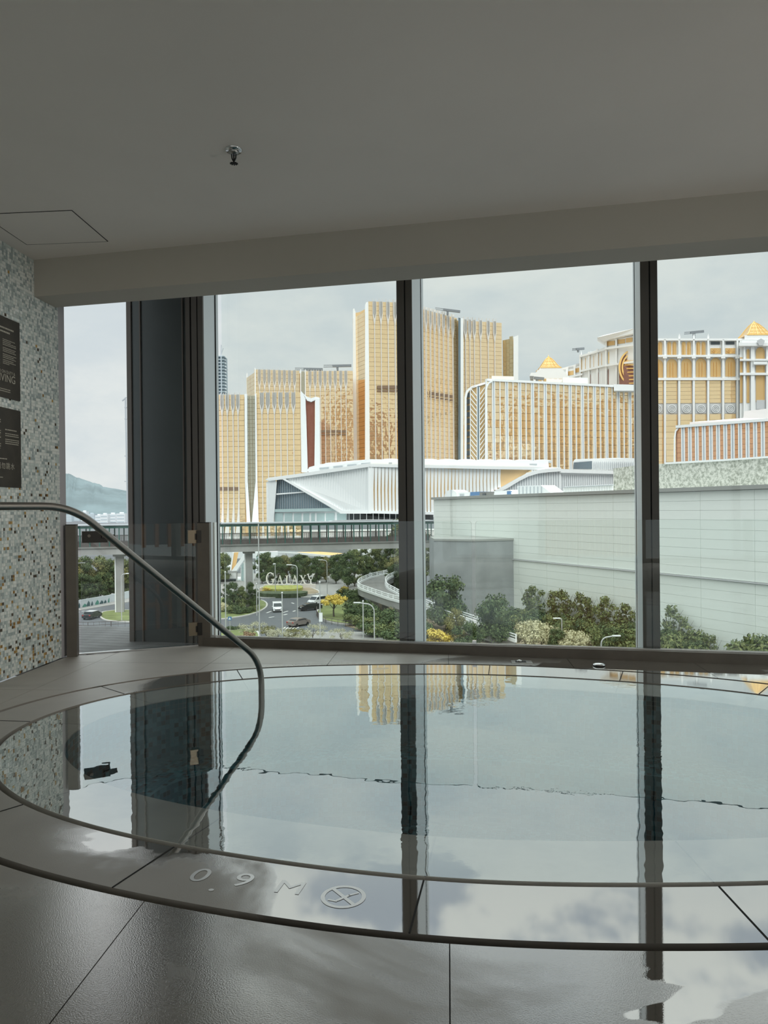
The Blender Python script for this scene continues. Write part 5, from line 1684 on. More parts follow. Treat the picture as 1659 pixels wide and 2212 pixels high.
roof_unit('blue_tarpaulin', 'blue tarpaulin cover on the roof of the panelled hall', 'tarpaulin', [(1016, 1078), (1016, 1063), (1036, 1062), (1036, 1077)], 'sign_blue', [('fold', 'grey_metal', [(1017, 1071), (1035, 1070), (1035, 1071), (1017, 1072)])])
roof_unit('brown_shed', 'dark brown shed on the hall roof beside the blue tarpaulin', 'shed', [(1036, 1077), (1036, 1063), (1063, 1062), (1063, 1075)], 'concrete_dark', [('door', 'dark_glass', [(1042, 1075), (1042, 1066), (1048, 1066), (1048, 1075)])])
roof_unit('roof_unit', 'white plant unit with a window on the hall roof before the swooping arm', 'plant unit', [(1066, 1075), (1068, 1062), (1103, 1058), (1106, 1073)], 'white_metal', [('window', 'sign_blue', [(1095, 1069), (1095, 1061), (1102, 1061), (1102, 1068)])])
roof_unit('roof_unit', 'long pale corrugated plant housing on the hall roof', 'plant unit', [(1120, 1072), (1117, 1050), (1168, 1048), (1184, 1060), (1194, 1068)], 'pale_metal', [('seam', 'grey_metal', [(1120 + 8 * k, 1071), (1121 + 8 * k, 1071), (1121 + 8 * k, 1051), (1120 + 8 * k, 1051)]) for k in range(7)])
# grey concrete annex
zan = at(1021, 1169.5, 134.4).z
an_ = [at(1110, 1167, 137.5), at(1021, 1169.5, 134.4), at(937, 1168, 139.0)]
t10 = thing('concrete_annex', 'plain grey concrete annex tower at the end of the white hall', 'annex', (an_[1].x, an_[1].y, STREET))
mb = MB(); q = [Vector((p.x, p.y, STREET)) for p in an_]
mb.prism(q + [q[2] + BACK * 14, q[0] + BACK * 14], (0, 0, zan - STREET)); mb.build('shaft', 'annex_concrete', t10)
mb = MB(); mb.prism([Vector((p.x, p.y, zan)) - BACK * .15 for p in q] + [q[2] + Vector((0, 0, zan - STREET)) + BACK * 12, q[0] + Vector((0, 0, zan - STREET)) + BACK * 12], (0, 0, .35)); mb.build('roof_cap', 'roof_cap', t10)
# ------------------------------------------------------------------ covered footbridge
BL, BR = plan(40, 150), plan(940, 170)
eb = (BR - BL).normalized(); anb = math.atan2(eb.y, eb.x); nb_ = Vector((-eb.y, eb.x, 0))
if nb_.dot(BACK) < 0: nb_ = -nb_
Lb = (BR - BL).length
zg0, zg1, zf1, zr0, zr1 = -7.25, -5.9, -3.5, -1.75, -1.15
br = thing('covered_footbridge', 'long covered footbridge with green steel posts crossing above the road', 'footbridge', tuple(((BL + BR) / 2)[:2]) + (STREET,))
def bb(s, off, z, size, name, mat, par=None):
    p = BL + eb * s + nb_ * off
    return MB().box((p.x, p.y, z), size, anb).build(name, mat, par or br)
bb(Lb / 2, 2.6, (zg0 + zg1) / 2, (Lb, 5.2, zg1 - zg0), 'girder', 'concrete')
bb(Lb / 2, .0, zg1 + .1, (Lb, .5, .3), 'deck_edge', 'concrete_dark')
bb(Lb / 2, 2.6, (zr0 + zr1) / 2 + .15, (Lb, 6.0, .25), 'roof', 'grey_metal')
for off in (.1, 5.1): bb(Lb / 2, off, zr0, (Lb, .25, .45), 'roof_beam', 'green_steel')
mb = MB(); mb.box((0, 0, (zr0 - zg1) / 2), (.22, .22, zr0 - zg1)); post_me = mb.mesh('roof_post', 'green_steel')
ns = int(Lb / 1.82)
pitch_b = Lb / ns
mb = MB()
for k in range(9): mb.box((pitch_b * (k + .5) / 9 , 0, (zf1 - zg1) / 2), (.07, .05, zf1 - zg1))
for z in (.15, (zf1 - zg1) * .5, zf1 - zg1): mb.box((pitch_b / 2, 0, z), (pitch_b, .07, .09))
mb.box((pitch_b / 2, .03, .55), (pitch_b, .02, 1.1))
fence_me = mb.mesh('fence_panel', 'bridge_fence')
for k in range(ns + 1):
    p = BL + eb * pitch_b * k + nb_ * .1
    inst(post_me, 'roof_post', (p.x, p.y, zg1), br, (0, 0, anb))
    p2 = BL + eb * (pitch_b * k + .5) + nb_ * 5.1
    inst(post_me, 'roof_post', (p2.x, p2.y, zg1), br, (0, 0, anb))
    if k < ns:
        inst(fence_me, 'fence_panel', (p.x, p.y, zg1), br, (0, 0, anb))
        p2 = BL + eb * pitch_b * k + nb_ * 5.0
        inst(fence_me, 'fence_panel', (p2.x, p2.y, zg1), br, (0, 0, anb))
for px in (256, 539):
    d = ray(px, 1200); det = d.x * eb.y - d.y * eb.x
    s = (BL.x * eb.y - BL.y * eb.x) / det
    p = Vector((d.x * s, d.y * s, 0)) + nb_ * 2.6
    o = MB().box((p.x, p.y, (zg0 + STREET) / 2), (1.5, 1.7, zg0 - STREET), anb).build('pier', 'concrete', br)
    q = p - eb * .8 - nb_ * .7
    MB().box((q.x, q.y, (zg0 + STREET) / 2), (.3, .3, zg0 - STREET), anb).build('drain_pipe', 'white_metal', o)
    MB().box((p.x, p.y, zg0 - .2), (2.4, 3.4, .5), anb).build('pier_head', 'concrete', o)

# ------------------------------------------------------------------ sign letters
EH = Vector((CR.x, CR.y, 0)).normalized()
ps = street(626, 1273); dsg = ps.y * CF.y + ps.x * CF.x
def serif_letter(ch):
    if ch == 'A': return [[(.0, 0), (.07, 0), (.40, .92), (.36, 1.0)], [(.30, 1.0), (.44, 1.0), (.84, 0), (.64, 0)], [(.18, .32), (.62, .32), (.60, .39), (.20, .39)], [(-.08, 0), (.18, 0), (.18, .05), (-.08, .05)], [(.54, 0), (.92, 0), (.92, .05), (.54, .05)]]
    if ch == 'L': return [[(.10, 0), (.26, 0), (.26, 1), (.10, 1)], [(.0, .95), (.36, .95), (.36, 1), (0, 1)], [(0, 0), (.62, 0), (.62, .06), (0, .06)], [(.57, 0), (.66, 0), (.66, .24), (.62, .24)]]
    if ch == 'X': return [[(.04, 1), (.24, 1), (.86, 0), (.66, 0)], [(.04, 0), (.12, 0), (.82, 1), (.74, 1)], [(-.04, .95), (.34, .95), (.34, 1), (-.04, 1)], [(.62, .95), (.90, .95), (.90, 1), (.62, 1)], [(-.04, 0), (.24, 0), (.24, .05), (-.04, .05)], [(.54, 0), (.94, 0), (.94, .05), (.54, .05)]]
    if ch == 'Y':
        r = [[(.36, 0), (.54, 0), (.54, .52), (.36, .52)], [(.26, 0), (.64, 0), (.64, .05), (.26, .05)]]
        for s in (-1, 1):
            pr = [(.45 + s * (.02 + .40 * (k / 5) ** .8), .45 + .62 * (k / 5) ** 1.6) for k in range(6)]
            w = .17 if s < 0 else .10
            for a, b in zip(pr[:-1], pr[1:]): r.append([(a[0] - w / 2, a[1]), (a[0] + w / 2, a[1]), (b[0] + w / 2, b[1]), (b[0] - w / 2, b[1])])
        r += [[(-.12, 1.03), (.22, 1.08), (.22, 1.14), (-.16, 1.10)], [(.68, 1.08), (1.06, 1.03), (1.08, 1.10), (.68, 1.14)]]
        return r
    if ch == 'G':
        r = []
        n = 20
        for k in range(n):
            a0, a1 = PI * (.22 + 1.56 * k / n), PI * (.22 + 1.56 * (k + 1) / n)
            def pt(a, o):
                th = .07 + .10 * max(0, -math.cos(a))
                R = .56 - (th if o else 0)
                return (.58 + R * math.cos(a) * 1.0, .5 + (R + (.0)) * math.sin(a) * .96)
            r.append([pt(a0, 0), pt(a1, 0), pt(a1, 1), pt(a0, 1)])
        r += [[(.86, .08), (1.02, .16), (1.02, .44), (.86, .44)], [(.70, .40), (1.14, .40), (1.14, .46), (.70, .46)], [(.94, .70), (1.02, .70), (1.02, .98), (.98, .98)]]
        return r
sg = thing('letter_sign', 'large pale serif letters spelling GALAXY on a low wall by the roundabout', 'sign', (ps.x, ps.y, STREET))
mpp = dsg / FPX
wl = [at(570, 1262.5, dsg), at(682, 1262.5, dsg)]
zwall = wl[0].z
a, b = Vector((wl[0].x, wl[0].y, 0)), Vector((wl[1].x, wl[1].y, 0))
mb = MB(); c = (a + b) / 2; mb.box((c.x, c.y, (zwall + STREET) / 2), ((b - a).length, .8, zwall - STREET), YAW); mb.build('sign_wall', 'sign_wall', sg)
for ch, px0, px1, cap in (('G', 574.5, 593, 25), ('A', 598, 612, 19), ('L', 616.5, 627.5, 19), ('A', 629.5, 645, 19), ('X', 647, 662, 19), ('Y', 663, 680, 19.5)):
    polys = serif_letter(ch)
    xs_ = [p[0] for q in polys for p in q]; x0, x1 = min(xs_), max(xs_)
    o = at(px0, 1262.5, dsg)
    sx = (px1 - px0) * mpp / (x1 - x0); sz = cap * mpp
    mb = MB()
    for q in polys: mb.prism([Vector((o.x, o.y, zwall)) + EH * (x - x0) * sx + Vector((0, 0, y * sz)) for x, y in q], BACK * .35)
    mb.build('letter', 'sign_letter', sg)
for k, chn in enumerate('澳門銀河'):
    me = text_mesh('sign_character', chn, 1.15, 'far_grey', .05)
    p = at(606.5 + 14.2 * k, 1267.5, dsg - .45)
    inst(me, 'sign_character', (p.x, p.y, p.z), sg, (PI / 2, 0, YAW))

# ------------------------------------------------------------------ curved ramp
outer = [(870, 1232, 205), (829, 1239, 188), (803, 1246, 180), (781, 1256, 171), (773, 1266, 164), (777, 1274, 158), (795, 1282, 153), (812, 1288, 149), (839, 1299, 143), (865, 1308, 139), (935, 1334, 129), (1030, 1369, 118), (1115, 1400, 109)]
inner = [(890, 1240, 196), (862, 1246, 188), (846, 1251, 180), (836, 1256, 174), (833, 1261, 168), (834, 1266, 163), (838, 1271, 159), (852, 1279, 153), (866, 1285, 148), (890, 1291, 143), (934, 1304, 135), (1030, 1336, 123), (1115, 1366, 113)]
rp = thing('curved_ramp', 'curved concrete road ramp with white railings among the trees', 'ramp', tuple(at(780, 1270, 160)[:2]) + (STREET,))
Po, Pi = [at(*p) for p in outer], [at(*p) for p in inner]
for a, b in zip(Po, Pi):
    z = (a.z + b.z) / 2; a.z = z; b.z = z
def dens(P_, n=4):
    r = []
    for i in range(len(P_) - 1):
        p0, p1, p2, p3 = P_[max(i - 1, 0)], P_[i], P_[i + 1], P_[min(i + 2, len(P_) - 1)]
        for k in range(n):
            t = k / n
            r.append(.5 * ((2 * p1) + (p2 - p0) * t + (2 * p0 - 5 * p1 + 4 * p2 - p3) * t * t + (3 * p1 - p0 - 3 * p2 + p3) * t ** 3))
    return r + [P_[-1]]
Po, Pi = dens(Po), dens(Pi)
mb = MB(); n = len(Po)
vs = Po + Pi + [p - Vector((0, 0, 1.3)) for p in Po] + [p - Vector((0, 0, 1.3)) for p in Pi]
fs = []
for k in range(n - 1):
    fs += [(k, n + k, n + k + 1, k + 1)[::-1], (2 * n + k, 2 * n + k + 1, 3 * n + k + 1, 3 * n + k)[::-1], (k, k + 1, 2 * n + k + 1, 2 * n + k)[::-1], (n + k, 3 * n + k, 3 * n + k + 1, n + k + 1)[::-1]]
mb.add(vs, fs); mb.build('ramp_deck', 'concrete', rp)
mb = MB(); 
top_ = [a.lerp(b, .06) + Vector((0, 0, .03)) for a, b in zip(Po, Pi)] + [a.lerp(b, .94) + Vector((0, 0, .03)) for a, b in zip(Po, Pi)]
mb.add(top_, [(k, k + 1, n + k + 1, n + k) for k in range(n - 1)]); mb.build('roadway', 'concrete_dark', rp)
for side in (Po, Pi):
    mb = MB()
    for k in range(n - 1): mb.beam(side[k] + Vector((0, 0, .2)), side[k + 1] + Vector((0, 0, .2)), .3, .45)
    mb.build('parapet_kerb', 'white_metal', rp)
    for h in (.75, 1.1):
        mb = MB()
        for k in range(n - 1): mb.beam(side[k] + Vector((0, 0, h)), side[k + 1] + Vector((0, 0, h)), .14, .14)
        mb.build('railing', 'white_metal', rp)
    for k in range(0, n, 2): MB().box(side[k] + Vector((0, 0, .62)), (.2, .2, 1.15)).build('railing_post', 'white_metal', rp)
for k in (6, 14, 22, 28, 33):
    p = (Po[k] + Pi[k]) / 2; h = p.z - 1.3 - STREET
    if h > .5: MB().box((p.x, p.y, STREET + h / 2), (1.2, 1.2, h)).build('ramp_pier', 'concrete', rp)

# ------------------------------------------------------------------ vehicles
def vehicle(kind, paint, label, px, py, heading, length=4.5, top=None):
    """x forward; heading in world radians"""
    p = street(px, py)
    t = thing(kind, label, 'car', (p.x, p.y, STREET), None, heading)
    Lh, W = length / 2, 1.82
    van = kind == 'minivan'
    Hh = 1.85 if van else 1.46
    prof = [(-Lh, .35), (-Lh, .95), (-Lh + .12, 1.05), (-Lh + (.25 if van else .65), 1.1), (-Lh + (.45 if van else 1.15), Hh - .06), (-Lh + 1.3, Hh), (Lh * .15, Hh), (Lh * .42, Hh - .12), (Lh * .62 if not van else Lh * .74, 1.06), (Lh - .15, .9), (Lh, .7), (Lh, .32)]
    mb = MB(); mb.prism([(x, -W / 2, z) for x, z in prof], (0, W, 0)); body = mb.build('body', paint, t, local=True)
    gx0, gx1 = -Lh + (.5 if van else 1.1), Lh * (.6 if van else .5)
    for s in (-1, 1):
        mb = MB(); mb.prism([(gx0, s * (W / 2 - .01), 1.12), (gx1 + .1, s * (W / 2 - .01), 1.12), (gx1 - .35, s * (W / 2 - .01), Hh - .16), (gx0 + .25, s * (W / 2 - .01), Hh - .16)], (0, s * .03, 0)); mb.build('side_window', 'car_window', body, local=True)
    x0, x1 = (Lh * .40, Lh * .60) if not van else (Lh * .44, Lh * .71)
    mb = MB(); mb.prism([(x0 + .03, -.75, Hh - .16), (x0 + .03, .75, Hh - .16), (x1 + .03, .80, 1.12), (x1 + .03, -.80, 1.12)], (.05, 0, .05)); mb.build('windscreen', 'car_window', body, local=True)
    xr0, xr1 = -Lh + (.28 if van else .72), -Lh + (.44 if van else 1.1)
    mb = MB(); mb.prism([(xr0 - .03, -.75, 1.14), (xr0 - .03, .75, 1.14), (xr1 - .03, .7, Hh - .16), (xr1 - .03, -.7, Hh - .16)], (-.05, 0, .05)); mb.build('rear_window', 'car_window', body, local=True)
    if top: MB().box((-.2, 0, Hh + .02), (length * .42, W * .86, .05)).build('roof_panel', top, body, local=True)
    for s in (-1, 1):
        MB().box((Lh + .01, s * .66, .78), (.06, .36, .16)).build('headlamp', 'headlamp', t, local=True)
        MB().box((-Lh - .01, s * .68, .88), (.06, .28, .18)).build('tail_lamp', 'tail_lamp', t, local=True)
        MB().box((Lh * .45, s * (W / 2 + .1), 1.1), (.12, .2, .14)).build('mirror', paint, t, local=True)
        for x in (-Lh * .62, Lh * .62):
            MB().tube([(x, s * (W / 2 - .2), .33), (x, s * (W / 2 + .02), .33)], .33, 14).build('wheel', 'tyre', t, local=True)
    MB().box((Lh + .01, 0, .52), (.05, 1.1, .22)).build('grille', 'tyre', t, local=True)
    return t
face = math.atan2(-CF.y, -CF.x)            # heading towards the viewer
vehicle('minivan', 'car_white', 'white minivan driving forward on the roundabout', 599, 1320, face + .18, 4.6)
vehicle('sedan', 'car_black', 'black sedan turning in by the grass island', 670, 1318, face - 1.05, 4.7)
vehicle('minivan', 'car_white', 'white van behind the black sedan', 686, 1305, face - .6, 4.8)
vehicle('sedan', 'car_brown', 'dull brown car half hidden by pale trees at the junction', 645, 1352, face + 2.5, 4.4)
vehicle('sedan', 'car_black', 'black car with a pale roof driving away along the mural wall', 199, 1336, face + PI - .12, 4.5, 'car_white')

# ------------------------------------------------------------------ street lamps, signs, fences
def lamp(px, ytop, ybase, arm, label, group=None, sgn=-1, head='white_metal'):
    p = street(px, ybase); d = (p - EYEP).dot(CF)
    zt = at(px, ytop, d).z
    t = thing('street_lamp', label, 'lamp', (p.x, p.y, STREET), group)
    r = .09
    if arm > 0:
        aw = arm * d / FPX
        path = [Vector((p.x, p.y, STREET))] + [Vector((p.x, p.y, zt - aw * .5))]
        for k in range(1, 6):
            a = PI / 2 * k / 5
            path.append(Vector((p.x, p.y, zt - aw * .5)) + EH * sgn * aw * .5 * (1 - math.cos(a)) + Vector((0, 0, aw * .5 * math.sin(a))))
        path.append(path[-1] + EH * sgn * aw * .5 + Vector((0, 0, aw * .08)))
        MB().tube(path, r, 7).build('pole', 'lamp_pole', t)
        e = path[-1]
        MB().beam(e - EH * sgn * .3, e + EH * sgn * .7, .35, .14).build('lamp_head', head, t)
    else:
        MB().tube([(p.x, p.y, STREET), (p.x, p.y, zt)], r, 7).build('pole', 'lamp_pole', t)
        MB().lathe([(.0, 0), (.16, .05), (.1, .2), (.0, .25)], (p.x, p.y, zt), 10).build('lamp_head', head, t)
    return t
lamp(643, 1221, 1333, 15, 'tall swan-neck lamp standing in the roadway before the letter sign')
lamp(707, 1210, 1288, 12, 'tall swan-neck lamp beside the yellow flowering tree', sgn=-1)
lamp(595, 1219, 1287, 0, 'thin straight pole standing on the flower bed before the letter sign')
lamp(610.5, 1282, 1404, 0, 'thin straight pole among the pale feathery trees', 'thin poles along the near kerb')
lamp(692, 1259, 1404, 0, 'thin straight pole carrying a white notice board')
lamp(488, 1237, 1372, 0, 'thin straight pole at the corner of the near lawn')
lamp(555, 1262, 1330, 0, 'thin straight pole at the tip of the shrub island')
lamp(561, 1130, 1404, 0, 'very tall thin mast rising past the footbridge')
lamp(809, 1304, 1402, 34, 'lamp with a long level arm below the curved ramp')
lamp(785, 1300, 1390, 0, 'thin straight pole beside the long armed lamp below the ramp')
lamp(163, 1217, 1322, 14, 'tall lamp with an arm in front of the mural wall', sgn=1)
lamp(263, 1240, 1342, 14, 'swan-neck lamp beside the footbridge pier', sgn=1)
lamp(1299, 1376, 1440, 30, 'low lamp with a white head between the cream shrubs', sgn=1)
lamp(1214, 1336, 1400, 8, 'dark slim lamp beside the pink canopy')
lamp(803, 1220, 1250, 0, 'short post with a pale sign at the top of the ramp')
p = street(693, 1404); dq = (p - EYEP).dot(CF); q = at(693, 1333, dq) - BACK * .12
nbd = thing('notice_board', 'small white notice board fixed to a thin pole', 'sign', (q.x, q.y, q.z - .4))
MB().box((q.x, q.y, q.z), (.5, .04, 1.3), YAW).build('board', 'white_metal', nbd)
MB().box((q.x, q.y, q.z), (.54, .02, 1.34), YAW).build('board_rim', 'grey_metal', nbd)
p = street(497, 1368)
ts = thing('road_sign', 'blue square road sign with a white triangle on a pole by the lawn', 'road sign', (p.x, p.y, STREET))
MB().tube([(p.x, p.y, STREET), (p.x, p.y, STREET + 2.3)], .05, 6).build('pole', 'lamp_pole', ts)
MB().box((p.x, p.y - .06, STREET + 2.5), (.62, .05, .62), YAW).build('sign_plate', 'sign_blue', ts)
c = Vector((p.x, p.y - .1, STREET + 2.5)); mb = MB()
mb.prism([c - EH * .2 - Vector((0, 0, .18)), c + EH * .2 - Vector((0, 0, .18)), c + Vector((0, 0, .2))], -BACK * .03); mb.build('triangle', 'white_metal', ts)

def fence(pts, h, label, mat, spacing=1.6, rails=(1.0, .55)):
    P_ = [street(*p) for p in pts]
    t = thing('street_fence', label, 'fence', (P_[0].x, P_[0].y, STREET))
    for a, b in zip(P_[:-1], P_[1:]):
        for f in rails: MB().beam((a.x, a.y, STREET + h * f), (b.x, b.y, STREET + h * f), .06, .08).build('rail', mat, t)
        nn = max(1, int((b - a).length / spacing))
        for k in range(nn):
            q = a.lerp(b, k / nn); MB().box((q.x, q.y, STREET + h / 2), (.09, .09, h)).build('fence_post', mat, t)
        mb = MB()
        for k in range(nn * 4):
            q = a.lerp(b, k / (nn * 4)); mb.box((q.x, q.y, STREET + h * .5), (.035, .035, h * .9))
        mb.build('balusters', mat, t, kind='stuff')
fence([(684, 1322), (684, 1331), (690, 1340), (704, 1347), (730, 1352), (777, 1357)], 1.1, 'dark iron fence curving round the grass island with the yellow tree', 'bridge_fence')
fence([(148, 1358), (190, 1359), (240, 1357), (300, 1353)], 1.2, 'dark iron fence along the road below the terrace', 'bridge_fence', 2.4)
# mural wall along the far road
mw = thing('mural_wall', 'long pale hoarding painted with dark green shapes beside the road', 'hoarding', tuple(street(200, 1314)[:2]) + (STREET,))
mpts = [(100, 1325), (152, 1318), (236, 1302.5), (283, 1292), (330, 1282)]
rq = random.Random(9)
for (xa, ya), (xb, yb) in zip(mpts[:-1], mpts[1:]):
    a, b = street(xa, ya), street(xb, yb)
    MB().beam((a.x, a.y, STREET + .9), (b.x, b.y, STREET + .9), .25, 1.8).build('hoarding_panel', 'mural_white', mw)
for k in range(15):
    x = 153 + k * 9.2; x1 = x + rq.uniform(4, 9)
    ya, yb = float(np.interp(x, [p[0] for p in mpts], [p[1] for p in mpts])), float(np.interp(x1, [p[0] for p in mpts], [p[1] for p in mpts]))
    a, b = street(x, ya) - BACK * .55, street(x1, yb) - BACK * .55
    hh = rq.uniform(.8, 1.7)
    mb = MB(); mb.prism([(a.x, a.y, STREET + .1), (b.x, b.y, STREET + .1), (b.x, b.y, STREET + hh * .6), lerp(a, b, .6).to_tuple()[:2] + (STREET + hh,), (a.x, a.y, STREET + hh * .4)], -BACK * .04)
    mb.build('painted_shape', 'mural_green' if k % 3 == 0 else 'mural_dark', mw)

# orange and white canopy struts and station buildings beyond the bridge
st = thing('folded_canopy', 'folded orange and white canopy roof behind the footbridge pier', 'canopy', tuple(at(505, 1240, 205)[:2]) + (STREET,))
slab_px(st, 'orange_leaf', 'orange_panel', [(505, 1194, 205), (515, 1193, 205), (508, 1232, 205), (498, 1233, 205)], 1.0)
slab_px(st, 'white_edge', 'white_metal', [(502, 1194, 204.5), (505.5, 1194, 204.5), (499.5, 1233, 204.5), (496.5, 1233, 204.5)], 1.4)
slab_px(st, 'white_leaf', 'white_metal', [(531, 1192, 203), (538, 1194, 203), (511, 1233, 203), (500, 1234, 203)], 1.2)
slab_px(st, 'leaf_rim', 'grey_metal', [(538, 1194, 202.6), (539, 1197, 202.6), (512, 1236, 202.6), (511, 1233, 202.6)], 1.2)
slab_px(st, 'canopy_base', 'concrete', [(492, 1233, 203), (514, 1233, 203), (512, 1268, 203), (510, 1268, 203), (510, 1238, 203), (492, 1237, 203)], 1.4)
uc = thing('long_canopy', 'long thin white and orange canopy roof glimpsed below the footbridge', 'canopy', tuple(at(670, 1200, 230)[:2]) + (STREET,))
slab_px(uc, 'white_blade', 'white_metal', [(600, 1192.5, 222), (640, 1193, 222), (714, 1200, 222), (712, 1204, 222), (680, 1201.5, 222)], 1.0)
slab_px(uc, 'orange_blade', 'orange_panel', [(640, 1193, 224), (690, 1192, 226), (742, 1195.5, 226), (716, 1199.5, 223)], 1.0)
for x in (618, 650, 700, 735): slab_px(uc, 'canopy_column', 'concrete', [(x - 1, 1196, 226), (x + 1, 1196, 226), (x + 1, 1250, 226), (x - 1, 1250, 226)], .8)
wb_ = thing('station_building', 'low white station building beyond the shrubs', 'building', tuple(at(500, 1250, 225)[:2]) + (STREET,))
slab_px(wb_, 'roof_wing', 'white_metal', [(440, 1228, 222), (512, 1225, 222), (512, 1252, 222), (440, 1254, 222)], 10)
slab_px(wb_, 'dark_band', 'dark_glass', [(440, 1252, 221.5), (512, 1250, 221.5), (512, 1253, 221.5), (440, 1255, 221.5)], 10)
slab_px(wb_, 'hall', 'pale_metal', [(440, 1255, 224), (548, 1253, 224), (548, 1284, 224), (440, 1284, 224)], 12)
slab_px(wb_, 'glazing', 'teal_glass', [(520, 1216, 223), (548, 1216, 223), (548, 1280, 223), (520, 1280, 223)], 4)
for k in range(5): slab_px(wb_, 'glazing_bar', 'white_metal', [(520 + 6.6 * k, 1216, 222.5), (521.2 + 6.6 * k, 1216, 222.5), (521.2 + 6.6 * k, 1280, 222.5), (520 + 6.6 * k, 1280, 222.5)], .5)
wc_ = thing('station_building', 'pale service block glimpsed between trees and the footbridge', 'building', tuple(at(575, 1210, 250)[:2]) + (STREET,))
slab_px(wc_, 'block', 'pale_metal', [(552, 1192, 250), (600, 1192, 250), (600, 1250, 250), (552, 1250, 250)], 8)
slab_px(wc_, 'window_band', 'teal_glass', [(554, 1200, 249.5), (572, 1200, 249.5), (572, 1215, 249.5), (554, 1215, 249.5)], .5)
slab_px(wc_, 'block', 'white_metal', [(760, 1187, 250), (806, 1187, 250), (806, 1240, 250), (760, 1240, 250)], 8)
slab_px(wc_, 'window_band', 'dark_glass', [(776, 1190, 249.5), (782, 1190, 249.5), (782, 1205, 249.5), (776, 1205, 249.5)], .5)

# tower under construction and its cranes
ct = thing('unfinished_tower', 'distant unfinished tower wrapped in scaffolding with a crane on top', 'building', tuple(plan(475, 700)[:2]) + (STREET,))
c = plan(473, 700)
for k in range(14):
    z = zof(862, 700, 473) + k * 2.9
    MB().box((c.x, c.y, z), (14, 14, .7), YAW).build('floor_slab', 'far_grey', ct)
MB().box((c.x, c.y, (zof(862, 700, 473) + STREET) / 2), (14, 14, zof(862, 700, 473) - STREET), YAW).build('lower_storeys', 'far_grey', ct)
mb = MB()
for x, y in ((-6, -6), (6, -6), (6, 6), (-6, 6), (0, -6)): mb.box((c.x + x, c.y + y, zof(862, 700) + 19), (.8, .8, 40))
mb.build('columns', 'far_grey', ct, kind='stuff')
for (xa, ya), (xb, yb), w in (((476, 795), (478, 745), .9), ((478, 790), (489, 776), .7), ((477, 768), (482, 752), .6), ((482, 805), (492, 798), .6)):
    MB().beam(at(xa, ya, 700), at(xb, yb, 700), w, w).build('crane_mast', 'grey_metal', ct)
cr = thing('tower_crane', 'thin distant tower crane mast beside the dark column', 'crane', tuple(plan(272, 900)[:2]) + (STREET,))
MB().beam(at(276, 1130, 900), at(271, 862, 900), 1.3, 1.3).build('mast', 'grey_metal', cr)
MB().beam(at(264, 866, 900), at(273, 858, 900), 1.2, 1.2).build('jib', 'grey_metal', cr)
for y in (880, 905, 985, 1040): MB().beam(at(269, y, 900), at(274, y, 900), 1.0, 1.0).build('tie', 'grey_metal', cr)
# pink canopy tent
p = on(1228, 1392, STREET + .5); dq = (p - EYEP).dot(CF)
pk = thing('canopy_tent', 'small bright pink canopy tent among the cream shrubs', 'tent', (p.x, p.y, STREET))
R_ = 17 * dq / FPX; zt_ = at(1228, 1391, dq).z; za_ = at(1228, 1376, dq).z
mb = MB(); vs = [(p.x - R_, p.y - R_, zt_), (p.x + R_, p.y - R_, zt_), (p.x + R_, p.y + R_, zt_), (p.x - R_, p.y + R_, zt_), (p.x, p.y, za_)]
vs += [(x, y, zt_ - .35) for x, y, z in vs[:4]]
mb.add(vs, [(0, 1, 4), (1, 2, 4), (2, 3, 4), (3, 0, 4), (0, 5, 6, 1), (1, 6, 7, 2), (2, 7, 8, 3), (3, 8, 5, 0)]); mb.build('canopy', 'pink_canvas', pk)
for sx in (-1, 1):
    for sy in (-1, 1): MB().box((p.x + sx * R_ * .95, p.y + sy * R_ * .95, (zt_ + STREET) / 2), (.07, .07, zt_ - STREET)).build('tent_leg', 'white_metal', pk)

# ------------------------------------------------------------------ trees and shrubs
def leaf_mat(name, c0, c1):
    m, nt = newmat(name)
    p = N(nt, 'ShaderNodeBsdfPrincipled', i_Roughness=.65)
    p.inputs['Specular IOR Level'].default_value = .25
    g = N(nt, 'ShaderNodeNewGeometry')
    nz = N(nt, 'ShaderNodeTexNoise', i_Scale=.7, i_Detail=3.0)
    L(nt, g.outputs['Position'], nz.inputs['Vector'])
    rnd = mth(nt, 'MULTIPLY_ADD', g.outputs['Random Per Island'], .6, mth(nt, 'MULTIPLY', nz.outputs[0], .5))
    L(nt, mixc(nt, smooth(nt, rnd, .15, .85), c0, c1), p.inputs['Base Color'])
    out(nt, p.outputs[0])
leaf_mat('leaf_dark', (.035, .065, .028), (.115, .155, .06))
leaf_mat('leaf_mid', (.07, .105, .04), (.20, .225, .085))
leaf_mat('leaf_olive', (.13, .135, .05), (.27, .255, .10))
leaf_mat('leaf_pale', (.36, .37, .26), (.55, .53, .38))
leaf_mat('leaf_yellow', (.42, .33, .05), (.80, .63, .15))
leaf_mat('leaf_cream', (.40, .39, .23), (.68, .64, .42))
leaf_mat('leaf_rust', (.26, .17, .10), (.40, .27, .17))
plain('bark', (.10, .085, .07), .9)

